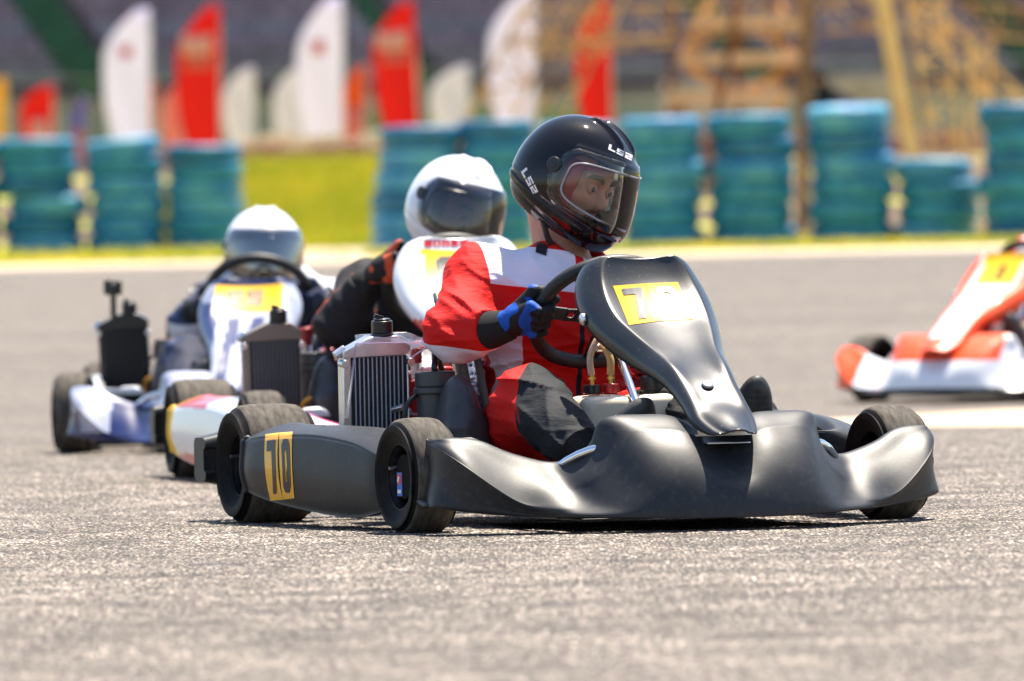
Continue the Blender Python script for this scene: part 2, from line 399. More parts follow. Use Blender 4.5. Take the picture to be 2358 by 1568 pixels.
# front number panel
_sec = [(-.529,.219,.036,.004,.004,-.004),(-.505,.227,.050,.007,.010,-.012),(-.455,.252,.064,.008,.016,-.018),(-.41,.285,.063,.010,.022,-.018),(-.35,.325,.063,.014,.030,-.02),
 (-.285,.365,.068,.022,.045,-.028),(-.20,.40,.08,.030,.06,-.034),(-.125,.437,.099,.036,.075,-.03),(-.060,.472,.113,.038,.085,-.02),(-.008,.512,.1165,.037,.085,-.01),(.034,.553,.111,.03,.075,-.004),(.060,.588,.100,.018,.05,0),(.068,.604,.083,.006,.02,0)]
pg = []
for y, z, w, dx, dy, dz in _sec:
    row = []; gg = 1 if y > -.35 else -1.6 if y < -.44 else 0
    for s in (-1, 1):
        L = [V((s*(w+dx), y+dy, z+dz)), V((s*(w+dx*.85), y+dy*.5, z+dz*.45)), V((s*(w+.001), y+.004, z)), V((s*(w-.012), y-.001, z+.001)), V((s*w*.5, y+.006*gg, z-.003*gg))]
        row += L if s < 0 else [V((0, y+.009*gg, z-.005*gg))]+L[::-1]
    pg.append(row)
PANEL = mesh_of(G().grid(relax(refine(pg, 5, 3), 1)), 'number_panel')

# side pod
_st = [(.16, -.575, .05, .17, .205), (.3, -.603, .034, .20, .229), (.5, -.632, .041, .216, .235), (.7, -.66, .057, .214, .236), (.82, -.675, .072, .207, .238), (.885, -.678, .083, .199, .205)]
sp = []
for y, x, zb, zc, zt in _st:
    b = .022 if .2 < y < .86 else .008
    e = .015 if y > .85 else .085
    sp.append([V((x+.10, y, zb+.01)), V((x+.012, y, zb)), V((x+.003, y, zb+.008)), V((x-b*.7, y, zb+.42*(zc-zb))), V((x-b*.35, y, zc-.02)), V((x-.002, y, zc-.004)), V((x+.003, y, zc+.002)), V((x+e*.5, y, (zc+zt)/2+.004)), V((x+e, y, zt)), V((x+e+.02, y, zt-.02))])
sp = [[V((p.x+.12, p.y-.012, p.z)) for p in sp[0]]]+sp+[[V((p.x+.004, p.y+.004, p.z)) for p in sp[-1]], [V((max(p.x, -.65)+.06, p.y+.008, p.z)) for p in sp[-1]]]
POD = mesh_of(G().grid(relax_u(refine(sp, 7, 5), 1)), 'side_pod')
def mirrored(me, n):
    m = me.copy(); m.name = n; m.transform(Matrix.Scale(-1, 4, (1, 0, 0))); m.flip_normals(); return m
PODL = mirrored(POD, 'side_pod')
for me, dn in ((FAIR, (0, -1, .3)), (PANEL, (0, -1, .6)), (POD, (-1, 0, .2)), (PODL, (1, 0, .2))):
    bm = bmesh.new(); bm.from_mesh(me); bmesh.ops.recalc_face_normals(bm, faces=bm.faces)
    if sum(f.calc_area()*f.normal.dot(V(dn)) for f in bm.faces) < 0: bmesh.ops.reverse_faces(bm, faces=bm.faces)
    for f in bm.faces: f.smooth = True
    bm.to_mesh(me); bm.free()

# wheels
def tyre_mesh(r, w, rr):
    h = w/2; P = []
    side = [(rr, -h*.80), (rr+.006, -h*.86), (rr+.022, -h*.97), (rr+(r-rr)*.45, -h*1.04), (rr+(r-rr)*.70, -h*1.02), (r-.018, -h*.93), (r-.009, -h*.84)]
    tr = [(r-.004, -h*.74), (r-.001, -h*.5), (r, 0), (r-.001, h*.5), (r-.004, h*.74)]
    prof = side+tr+[(a, -b) for a, b in reversed(side)]+[(rr-.004, h*.72), (rr-.004, -h*.72), (rr, -h*.80)]
    n = len(prof)-1; ms = [1 if len(side)-1 <= i <= len(side)+len(tr)-1 else 0 for i in range(n)]
    return G().lathe(prof, axis=(1, 0, 0), n=64, caps=False, mats=ms)
def rim_mesh(w, rr):
    h = w/2; prof = [(rr+.008, -h*.84), (rr+.009, -h*.80), (rr-.002, -h*.78), (rr-.006, -h*.6), (rr-.014, -h*.3), (rr-.016, h*.1), (rr-.05, h*.16), (.02, h*.16), (.02, h*.24), (rr-.05, h*.24), (rr-.012, h*.2), (rr-.006, h*.6), (rr-.002, h*.78), (rr+.009, h*.80), (rr+.008, h*.84), (rr+.002, h*.72), (rr+.001, -h*.72), (rr+.008, -h*.84)]
    g = G().lathe(prof, axis=(1, 0, 0), n=48, caps=False)
    g.cyl((-h*.2, 0, 0), (h*.5, 0, 0), .026, n=20)
    return g
_wc = {}
def wheel(parent, c, r, w, side, steer=0, near=False, sticker=False, rim_ring=None):
    rr = .0735; k = (r, w)
    if k not in _wc: _wc[k] = None
    e = bpy.data.objects.new('wheel', None); COL.objects.link(e); e.parent = parent; e.location = c; e.rotation_euler = (0, 0, steer+(math.pi if side > 0 else 0)); e.empty_display_size = .05
    def part(n, gfn, m, **kw):
        kk = (k, n)
        if kk in _wc:
            o = bpy.data.objects.new(n, _wc[kk].data); COL.objects.link(o); o.parent = e
            for md in _wc[kk].modifiers:
                if md.type == 'BEVEL': q = o.modifiers.new('b', 'BEVEL'); q.width = md.width; q.segments = md.segments; q.limit_method = 'ANGLE'
        else: o = obj(n, gfn(), m, e, **kw); _wc[kk] = o
        o.rotation_euler = (random.random()*6, 0, 0) if n == 'tyre' else (0, 0, 0)
        return o
    part('tyre', lambda: tyre_mesh(r, w, rr), [rub, tread], angle=60)
    part('rim', lambda: rim_mesh(w, rr), rimm, angle=30)
    def hub():
        g = G().cyl((-w*.16, 0, 0), (-w*.02, 0, 0), .02, n=20)
        for i in range(3):
            a = i*2.094+.5; g.cyl((-w*.14, .036*math.cos(a), .036*math.sin(a)), (0, .036*math.cos(a), .036*math.sin(a)), .006, n=8)
        return g
    part('hub', hub, alu)
    if near:
        for q in (0, 1):   # moulded bars on the sidewall
            g = G()
            for i in range(9):
                a = -.6+i*.11+q*math.pi; rad = rr+(r-rr)*.62; h = w/2*1.035
                y, z = rad*math.cos(a), rad*math.sin(a); g.box((-h, y, z), (.0016, .004+.003*(i % 3 == 0), .014), (a, 0, 0))
            obj('moulded_lettering', g, rub, e, bevel=.0004)
        v = G().cyl((-w*.42, .052, .018), (-w*.26, .05, .02), .004, n=8); obj('valve', v, alu, e)
    if sticker:
        obj('hub_cover', G().cyl((-.033, 0, 0), (-.01, 0, 0), .050, n=28), mat('hub_black', (.003, .003, .003), .7, spec=.1), e, bevel=.002)
        g = G(); g.cm = 0; g.box((-.0342, .022, -.017), (.001, .030, .052)); g.cm = 1; g.box((-.035, .022, -.006), (.0012, .022, .022)); g.cm = 2; g.box((-.0357, .026, -.006), (.0012, .007, .014), (.5, 0, 0)); g.box((-.0357, .021, -.033), (.0012, .02, .008))
        obj('rim_sticker', g, [bluev, redv, whitev], e, smooth=False)
    return e

# ------------------------------------------------------------------ one kart with its parts
def kart(M, label, st):
    k = root('racing_kart', label, 'kart', M, group='racing karts on the track')
    near = st.get('near', False); sp_ = st.get('spread', 1.0)
    def dupmesh(me, m):
        c = me.copy(); c.materials.clear()
        for q in (m if isinstance(m, list) else [m]): c.materials.append(q)
        return c
    fm = dupmesh(FAIR, st['fairing']); fm.transform(Matrix.Diagonal((st.get('fw', 1), 1, 1, 1))); fo = obj('front_fairing', fm, st['fairing'], k, solid=.005)
    if st.get('fair_zone'): 
        for p in fm.polygons: p.material_index = st['fair_zone'](p.center)
    pm = dupmesh(PANEL, st['panel']); pm.transform(Matrix.Diagonal((st.get('pw', 1), 1, st.get('ph', 1), 1))); po = obj('number_panel', pm, st['panel'], k, solid=.004)
    if st.get('panel_zone'):
        for p in pm.polygons: p.material_index = st['panel_zone'](p.center)
    sr = obj('side_pod', dupmesh(POD, st['pod']), st['pod'], k, solid=.005); sl = obj('side_pod', dupmesh(PODL, st['pod']), st['pod'], k, solid=.005)
    if st.get('pod_zone'):
        for q in (sr, sl):
            for p in q.data.polygons: p.material_index = st['pod_zone'](p.center)
    stw = R(3.5) if near else st.get('steer', 0)
    wheel(k, (-.557, 0, .13), .13, .112, -1, stw, near, True); wheel(k, (.557, 0, .13), .13, .112, 1, stw, near)
    wheel(k, (-.572, 1.05, .14), .14, .178, -1, 0, near); wheel(k, (.572, 1.05, .14), .14, .178, 1, 0, near)
    # rear bumper: hollow plastic beam with rounded ends
    rb = []
    for x in np.linspace(-.685, .685, 15):
        e = abs(x)/.685; y = 1.27-.05*max(0, (e-.86)/.14)**2; hh = .068*(1-.25*max(0, (e-.9)/.1)**2)
        q_ = rrect(.045, hh, .018); q_ = q_[:6]+q_[6:12]+[(-.045, .03), (-.030, .024), (-.030, -.024), (-.045, -.03)]+q_[12:]; rb.append([V((x, y+a_, .150+b_)) for a_, b_ in q_+q_[:1]])
    g = G().grid(rb); g.prism(rb[0][:-1], (1, 0, 0), .001); g.prism(rb[-1][:-1], (-1, 0, 0), .001)
    obj('rear_bumper', g, black_pl, k, bevel=.006)
    # tubular chassis, axle, floor tray
    g = G(); fr = .015
    for s in (-1, 1):
        g.tube([(s*.33, -.30, .05), (s*.33, -.05, .05), (s*.30, .3, .05), (s*.31, .7, .05), (s*.33, 1.2, .06)], fr, 10)
        g.tube([(s*.31, .28, .05), (s*.46, .28, .07), (s*.55, .34, .11), (s*.55, .72, .11), (s*.46, .78, .08), (s*.31, .80, .05)], .010, 10)
        g.cyl((s*.36, 0, .10), (s*.50, 0, .13), .016)
        g.cyl((s*.33, -.02, .06), (s*.47, .0, .13), .012)
    g.tube([(-.33, -.30, .05), (0, -.35, .05), (.33, -.30, .05)], fr, 10); g.cyl((-.32, .35, .05), (.32, .35, .05), fr); g.cyl((-.33, 1.05, .12), (-.33, 1.05, .05), .02); g.cyl((.33, 1.05, .12), (.33, 1.05, .05), .02)
    obj('chassis_frame', g, st.get('frame', greyp), k)
    obj('rear_axle', G().cyl((-.5, 1.05, .14), (.5, 1.05, .14), .025), steel, k)
    obj('floor_tray', G().box((0, .0, .034), (.6, .68, .004)), greyp, k, bevel=.001)
    g = G().tube([(-.30, -.2, .07), (-.335, -.25, .13), (-.27, -.33, .185), (-.16, -.36, .19), (.16, -.36, .19), (.27, -.33, .185), (.335, -.25, .13), (.30, -.2, .07)], .010, 10)
    obj('fairing_bar', g, steel, k)
    # bracket below the number panel
    g = G().box((.0, -.435, .213), (.13, .012, .004)).box((0, -.44, .222), (.12, .003, .018)).box((0, -.425, .196), (.10, .10, .003)).box((-.035, -.42, .23), (.012, .03, .03)).box((.035, -.42, .23), (.012, .03, .03)).cyl((-.05, -.41, .238), (.05, -.41, .238), .008)
    obj('panel_bracket', g, alu, k, bevel=.001)
    # pedals
    for x in (-.145, .155):
        g = G().tube([(x, -.14, .05), (x, -.17, .12), (x, -.19, .22)], .006, 8).cyl((x-.045, -.19, .22), (x+.045, -.19, .22), .007); obj('pedal', g, steel, k)
    # fuel tank
    def tk(P):
        a = rbox(P, (-.058, .2, .17), (.062, .075, .13), .03); b = rbox(P, (.07, .2, .175), (.062, .075, .13), .03); d = smin(a, b, .03)
        return smax(d, P[2]-.298-.0*P[0], .02)+.0015*np.sin(P[0]*40)
    o = obj('fuel_tank', nets(tk, (-.16, .1, .02), (.16, .3, .33), .006, 'fuel_tank'), tankm, k)
    g = G().lathe([(.030, .295), (.030, .302), (.033, .302), (.034, .33), (.03, .336), (0, .336)], (.075, .2, 0), (0, 0, 1), 28); obj('filler_cap', g, blk2, o, bevel=.001)
    g = G().cyl((-.075, .2, .298), (-.075, .2, .318), .020, n=16); obj('outlet_cap', g, blk2, o, bevel=.002)
    g = G().cyl((-.030, .2, .298), (-.030, .2, .320), .019, n=16); obj('return_cap', g, redm, o, bevel=.002)
    g = G()
    for x in (-.075, -.030): g.cyl((x, .2, .318), (x, .2, .345), .0055, n=10).cyl((x, .2, .330), (x, .2, .335), .009, n=6)
    obj('hose_fitting', g, brass, o)
    obj('fuel_hose', G().tube([(-.075, .2, .34), (-.078, .2, .38), (-.06, .2, .42), (-.03, .21, .455), (.02, .24, .47)], .0075, 10), clr_hose, k)
    obj('return_hose', G().tube([(-.030, .2, .34), (-.030, .2, .375), (-.035, .22, .40), (-.03, .26, .41)], .0085, 10), mat('amber_filter', (.6, .35, .12), .3), k)
    # steering
    Cw = V((0, .325, .477))+V(st.get('sw', (0, 0, 0))); ax = V((0, .73, .683)); t1 = V((1, 0, 0)); t2 = V((0, -.683, .73))
    obj('steering_column', G().cyl((0, -.12, .05), Cw-ax*.07, .0095, n=16), steel, k)
    g = G().lathe([(.016, 0), (.019, .02), (.019, .045), (.024, .05), (.024, .075)], Cw-ax*.085, ax, 20); obj('steering_boss', g, blk2, k)
    rim = []
    for i in range(48):
        a = 2*math.pi*i/48; x = .160*math.cos(a); y = .160*math.sin(a)
        if y < -.120: y = -.120-(abs(y)-.120)*.75
        rim.append(Cw+t1*x+t2*y)
    sw = obj('steering_wheel', G().tube(rim, .0165, 14, True, smooth=0), blk, k)
    g = G()
    for a in (math.pi-.06, .06, math.pi*1.5):
        d = t1*math.cos(a)+t2*math.sin(a); s_ = d.cross(ax); p0 = Cw-ax*.02+d*.02; p1 = Cw+d*.155; w_ = .018
        for q0, q1 in ((0, .36), (.54, 1)):
            A = p0.lerp(p1, q0); B = p0.lerp(p1, q1); g.prism([A-s_*w_, B-s_*w_, B+s_*w_, A+s_*w_], ax, .005)
        A = p0.lerp(p1, .36); B = p0.lerp(p1, .54); Mc = (A+B)/2; hl = (B-A).length/2
        for i_ in range(16):
            a0_, a1_ = i_*math.pi/8, (i_+1)*math.pi/8
            def sq(a_): c_, q_ = math.cos(a_), math.sin(a_); m_ = max(abs(c_), abs(q_)); return Mc+d*hl*c_/m_+s_*w_*q_/m_
            def ci(a_): return Mc+(d*math.cos(a_)+s_*math.sin(a_))*.0085
            g.prism([sq(a0_), sq(a1_), ci(a1_), ci(a0_)], ax, .005)
    g.cyl(Cw-ax*.025, Cw-ax*.012, .035)
    obj('spoke', g, blk2, sw, bevel=.001)
    g = G()
    if near:
        for i in range(46):
            a = R(198)+i*R(1.6); p = Cw+t1*.160*math.cos(a)+t2*.160*math.sin(a)+(t1*math.cos(a)+t2*math.sin(a))*-.0145+ax*-.003; g.ball(p, .0016, 6)
        obj('stitching', g, inkm, sw)
    obj('column_support', G().bar((-.06, .12, .06), (-.012, .24, .37), .012, .008).bar((.06, .12, .06), (.012, .24, .37), .012, .008), greyp, k, bevel=.002)
    obj('clamp_bolt', G().cyl((-.045, .25, .40), (-.01, .25, .40), .010, n=12).cyl((-.048, .25, .40), (-.045, .25, .40), .007, n=6), alu, k)
    # seat shell
    def seat_(P):
        x, y, z = P; d = ell(P, (0, .63, .25), (.222, .29, .215)); d = smin(d, ell(P, (0, .78, .38), (.20, .13, .16)), .06)
        d = np.abs(d)-.005; top = np.clip(.13+1.05*(y-.40), .12, .375)+.10*np.clip((y-.74)/.1, 0, 1); return smax(smax(d, z-top, .006), .36-y, .006)
    obj('seat', nets(seat_, (-.25, .33, .03), (.25, .95, .52), .009, 'seat'), seatm, k)
    # radiator
    rc = st.get('rad', (-.435, .65)); rx, ry = rc; rt = .425
    rr_ = bpy.data.objects.new('radiator', None); COL.objects.link(rr_); rr_.parent = k; rr_.location = (rx, ry, 0); rr_.rotation_euler = (R(4), R(-1.5), R(2)); rr_.empty_display_size = .05
    obj('radiator_core', G().box((0, 0, .262), (.134, .03, .26)), finm, rr_)
    g = G()
    n_ = 12
    for i in range(n_): g.box((-.0625+.125*(i+.5)/n_, -.0165, .262), (.0024, .004, .26))
    obj('cooling_tube', g, st.get('radtube', tubm), rr_)
    g = G(); rng2 = random.Random(3)
    for i in range(700 if near else 0):
        c_ = rng2.randrange(n_+1); g.box((-.0677+.125*c_/n_+.005, -.0162, .135+rng2.random()*.255), (.0065, .001, .0012), (0, rng2.uniform(-.2, .2), 0))
    if near: obj('fin_pack', g, mat('fins', (.03, .03, .035), .4, metal=.5), rr_, smooth=False)
    g = G().box((-.077, 0, .262), (.02, .036, .27)).box((.070, 0, .262), (.005, .036, .27))
    g.prism([(-.087, -.022, .39), (.075, -.022, .39), (.075, -.022, .415), (.045, -.022, .436), (-.02, -.022, .436), (-.087, -.022, .405)], (0, 1, 0), .044)
    obj('radiator_tank', g, st.get('radtank', alu), rr_, bevel=.004)
    g = G().cyl((.016, 0, .435), (.016, 0, .442), .026).cyl((.016, 0, .442), (.016, 0, .470), .024).cyl((.016, 0, .470), (.016, 0, .475), .019); g.box((.008, 0, .479), (.022, .008, .010), (0, .3, 0))
    obj('radiator_cap', g, blk2, rr_, bevel=.002)
    for q_ in (((-.085, -.03, .378), (-.085, 0, .378), .009), ((.075, -.03, .375), (.075, 0, .375), .009), ((-.095, -.01, .225), (-.085, -.01, .225), .014), ((-.1, 0, .395), (-.075, 0, .41), .010)): obj('radiator_bolt', G().cyl(*q_), alu, rr_, bevel=.001)
    if near:
        A = [(-.066, -.05, .425), (.125, -.05, .420)]; B = [(-.066, -.02, .385), (.075, -.02, .385)]
        g = G().prism([A[0], A[1], (.098, -.045, .245), (.078, -.022, .25), B[1], B[0]], (0, 1, 0), .0015)
        g.prism([A[0], B[0], (-.088, -.02, .255), (-.086, -.045, .257)], (.0015, 0, 0), 1)
        g.prism([A[0], A[1], (.075, 0, .44), (-.05, 0, .44)], (0, 0, .0015), 1)
        obj('clear_shield', g, shield_m, rr_, smooth=False)
        g = G().tube([A[0], A[1], (.097, -.045, .245)], .0016, 6, smooth=0).tube([A[0], (-.086, -.045, .257)], .0016, 6, smooth=0).tube([A[1], (.08, -.02, .385)], .002, 6, smooth=0); obj('shield_edge', g, shield_edge, rr_)
    obj('coolant_hose', G().tube([(rx+.055, ry-.06, .17), (rx+.06, ry-.09, .215), (rx+.09, ry-.11, .232), (rx+.12, ry-.10, .226), (rx+.17, ry-.04, .20)], .0075, 10), hosem, k)
    # engine, ignition, intake silencer
    E = V((-.30, .78, 0))
    eng = bpy.data.objects.new('engine', None); COL.objects.link(eng); eng.parent = k; eng.empty_display_size = .05
    g = G().box(E+V((0, 0, .27)), (.17, .15, .07)).box(E+V((0, 0, .315)), (.19, .16, .035)).cyl(E+V((-.04, -.05, .33)), E+V((-.04, -.05, .352)), .03).box(E+V((.05, -.02, .345)), (.05, .08, .03)); obj('cylinder_head', g, redm, eng, bevel=.006)
    g = G().box(E+V((0, 0, .16)), (.15, .17, .14)).cyl(E+V((-.10, 0, .14)), E+V((.12, 0, .14)), .065)
    for i in range(5): g.box(E+V((0, 0, .205+.012*i)), (.165, .165, .004))
    obj('crankcase', g, alu, eng, bevel=.004)
    g = G().cyl(E+V((-.03, -.1, .335)), E+V((-.03, -.1, .375)), .011).cyl(E+V((-.03, -.1, .345)), E+V((-.03, -.1, .352)), .016, n=6); obj('spark_plug', g, mat('ceramic', (.7, .6, .56), .3), eng)
    g = G().cyl(E+V((-.03, -.1, .37)), E+V((-.03, -.1, .418)), .018, .016).bar(E+V((-.03, -.1, .41)), E+V((.02, -.1, .415)), .022); obj('spark_plug_cap', g, mat('red_cap', (.35, .02, .02), .4), eng, bevel=.004)
    obj('ignition_lead', G().tube([E+V((.02, -.1, .415)), E+V((.05, -.1, .44)), E+V((.03, -.08, .5)), E+V((.06, .02, .52)), E+V((.1, .08, .4))], .0045, 8), blk2, eng)
    obj('breather_hose', G().tube([E+V((-.02, -.1, .19)), E+V((.0, -.18, .21)), E+V((.03, -.2, .27)), E+V((.05, -.19, .30))], .006, 8), blk2, eng)
    g = G().cyl((-.325, .56, .17), (-.325, .56, .33), .042).cyl((-.325, .56, .30), (-.325, .56, .316), .05).cyl((-.325, .56, .316), (-.325, .56, .352), .046); obj('air_filter', g, greyp, eng, bevel=.004)
    g = G().tube([(-.325, .56, .35), (-.325, .56, .37), (-.31, .6, .40), (-.27, .68, .36), (-.24, .72, .30)], .007, 8).tube([(-.37, .56, .30), (-.40, .55, .27), (-.40, .56, .2)], .006, 8); obj('cable', g, blk2, eng)
    def ab(P):
        d = smin(ell(P, (-.310, .44, .24), (.046, .075, .105)), rbox(P, (-.305, .44, .165), (.05, .085, .09), .035), .035)
        d = d+.003*np.exp(-((P[2]-.215)/.003)**2)
        return d
    airb = obj('intake_silencer', nets(ab, (-.38, .33, .05), (-.22, .55, .37), .006, 'intake_silencer'), mat('silencer_plastic', (.03, .03, .034), .38, c2=(.05, .045, .05), scale=15, bump=.0005, bscale=100), eng)
    g = G().lathe([(.03, 0), (.045, .03), (.045, .2), (.02, .24)], (.30, .86, .16), (-.2, .2, 0.05), 20); obj('exhaust_silencer', g, alu, eng)
    obj('exhaust_pipe', G().tube([(-.2, .84, .2), (-.08, .92, .2), (.1, .9, .17), (.3, .86, .16)], .03, 12), mat('burnt_steel', (.3, .2, .13), .35, metal=1), eng)
    g = G().bar((-.30, .42, .1), (-.24, .60, .40), .012, .006).cyl((-.235, .52, .16), (-.255, .64, .47), .014).cyl((-.21, .5, .20), (-.21, .62, .42), .009); obj('engine_mount', g, mat('olive_metal', (.14, .13, .10), .6, metal=.3), eng, bevel=.001)
    g = G()
    for i in range(14):
        a = i*.7; p = V((-.36+.06*math.sin(a*2.1), .66+.06*math.cos(a), .12+.012*i)); g.cyl(p, p+V((.03*math.sin(a), -.03, .008)), .008, n=8)
    obj('carburettor', g, alu, eng, bevel=.001)
    return k, fo, po, sr
# ------------------------------------------------------------------ drivers
skin = mat('skin', (.46, .235, .165), .5, c2=(.38, .18, .13), scale=25, bump=.0004, bscale=300)
hairm = mat('dark_hair', (.015, .01, .008), .6)
eyew = mat('eye_white', (.36, .34, .33), .2); iris = mat('iris', (.02, .03, .035), .12)
padm = mat('red_lining', (.35, .015, .03), .8, bump=.0006, bscale=400)
def frame(Fv, Uv, yaw):
    Rz = Matrix.Rotation(-yaw, 3, 'Z'); f = (Rz @ V(Fv)).normalized(); u = Rz @ V(Uv); u = (u-f*u.dot(f)).normalized(); l = u.cross(f)
    return f, l, u
def helm_out(P):
    a = ell(P, (-.004, 0, .028), (.142, .122, .130)); b = ell(P, (.045, 0, -.052), (.112, .098, .092))
    c = ell(P, (-.03, 0, -.02), (.115, .108, .10)); return smin(smin(a, b, .05), c, .04)
def helm_port(P): 
    sl = .014
    return rbox((P[0], P[1]*0, P[2]-sl+.06*(P[0]-.1)), (.155, 0, .0), (.140, 1, .062), .038)
def helm_shell(P):
    o = helm_out(P)
    # sculpted ridges: side recess, brow step, chin lines, rear spoiler lip
    o = o-.0035*np.exp(-((P[2]-.098-.1*(P[0]-.1))/.006)**2)*(P[0] > .02)
    o = o+.004*np.exp(-((P[2]+.052+.22*P[0])/.0035)**2)*(P[0] < .12)*(np.abs(P[1]) > .03)
    o = o+.007*np.exp(-((P[2]+.078)/.008)**2-((np.abs(P[1])-.035)/.016)**2)*(P[0] > .08)
    o = o+.0025*np.exp(-((P[2]+.085+.3*P[0])/.004)**2)*(np.abs(P[1]) > .05)
    o = o-.004*np.exp(-((P[0]+.125)/.02)**2-((P[2]+.03)/.012)**2)
    # top vents: two raised fins with a channel between
    vy = np.abs(P[1])-.028; o = o-.009*np.exp(-(vy/.007)**2)*np.clip((P[2]-.10)/.02, 0, 1)*np.clip((.11-P[0])/.02, 0, 1)*np.clip((P[0]+.02)/.02, 0, 1)
    o = o-.004*np.exp(-((P[1])/.014)**2-((P[0]-.145)/.03)**2-((P[2]+.085)/.018)**2)
    inner = ell(P, (0, 0, .02), (.122, .100, .112)); inner = np.minimum(inner, ell(P, (.04, 0, -.05), (.090, .080, .09)))
    inner = np.minimum(inner, ell(P, (-.01, 0, -.12), (.085, .082, .10)))
    d = smax(o, -inner, .004); d = smax(d, -helm_port(P), .005)
    cut = -(P[2]+.108+.10*(P[0]-0)+.16*np.maximum(-P[0]-.02, 0)*-1); return smax(d, cut, .006)
_hc = {}
def helmet(parent, O, fr, shell_m, glass_m, st, h=.004, ridge=None):
    f, l, u = fr; B = Matrix((f, l, u)).transposed().to_4x4(); T = Matrix.Translation(O) @ B
    e = bpy.data.objects.new('helmet', None); COL.objects.link(e); e.parent = parent; e.matrix_local = T; e.empty_display_size = .05
    if h not in _hc: _hc[h] = nets(helm_shell, (-.17, -.14, -.17), (.19, .14, .17), h, 'helmet_shell')
    me = _hc[h].copy(); sh = obj('helmet_shell', me, shell_m, e)
    def iso(az, el, off):
        d = np.array([math.cos(el)*math.cos(az), math.cos(el)*math.sin(az), math.sin(el)]); c = np.array([.0, 0, .005]); t = .16
        for _ in range(14):
            p = c+d*t; q = tuple(np.array([x]) for x in p); t -= float(helm_out(q)[0]-off)*.9
        return V(c+d*t)
    P = []; na = 32
    for i in range(na+1):
        s = -1+2*i/na; az = s*R(92); row = []
        e0 = -R(27)*(1-.22*abs(s)**4); e1 = R(38)*(1-.1*abs(s)**4)
        if abs(s) > .84: q = (abs(s)-.84)/.16; m_ = math.sqrt(max(0, 1-q*q)); e0 *= m_*.9+.02; e1 *= m_*.9+.02
        for j in range(13): row.append(iso(az, e0+(e1-e0)*j/12+R(1)*0, .0065))
        P.append(row)
    vis = obj('visor', G().grid(P), glass_m, e, solid=.002)
    # rubber frame of the eye opening
    pts = []
    for k_ in range(44):
        a = 2*math.pi*k_/44; c_, s_ = math.cos(a), math.sin(a); ex = 2/4.5
        az = R(74)*math.copysign(abs(c_)**ex, c_); el = R(22)*math.copysign(abs(s_)**ex, s_)+R(5)
        pts.append(iso(az, el, .009 if ridge else .0045))
    obj('visor_frame', G().tube(pts, .0026 if ridge else .003, 8, True, smooth=0), ridge or blk2, e)
    for s in (-1, 1):
        g = G(); p = iso(s*R(91), R(12), .006); n_ = V((p.x*.1, p.y, 0)).normalized(); g.cyl(p, p+n_*.003, .019, .016).cyl(p+n_*.003, p+n_*.0045, .008, .007)
        obj('visor_pivot', g, st.get('pivot', blk2), e, bevel=.001)
    g = G()
    P1 = [[V(q) for q in row] for row in [[(.02*0+.085*math.cos(a)*w_-.01, .078*math.sin(a)*w_, z_) for a in np.linspace(-2.2, 2.2, 25)] for w_, z_ in ((1.0, .062), (1.03, .048), (.98, .03))]]
    for s in (-1, 1): P1b = [[V((x_, s*(.082+.004*math.sin(z_*60)), z_)) for x_ in (-.06, -.02, .02, .045)] for z_ in (-.09, -.05, -.01, .03, .06)]; g.grid(P1b)
    g.grid(P1); obj('lining', g, st.get('lining', padm), e, solid=.012)
    g = G().tube([V((.01, -.085, -.10)), V((.03, -.06, -.135)), V((.035, 0, -.15)), V((.03, .06, -.135)), V((.01, .085, -.10))], .007, 8)
    obj('chin_strap', g, blk, e)
    g = G().grid([[V((.128-.9*l_*l_*4, l_, z_)) for z_ in (-.075, -.045, -.02, -.008-abs(l_)*.3)] for l_ in np.linspace(-.06, .06, 13)]); obj('breath_guard', g, blk, e, solid=.004)
    return e, sh, vis, T
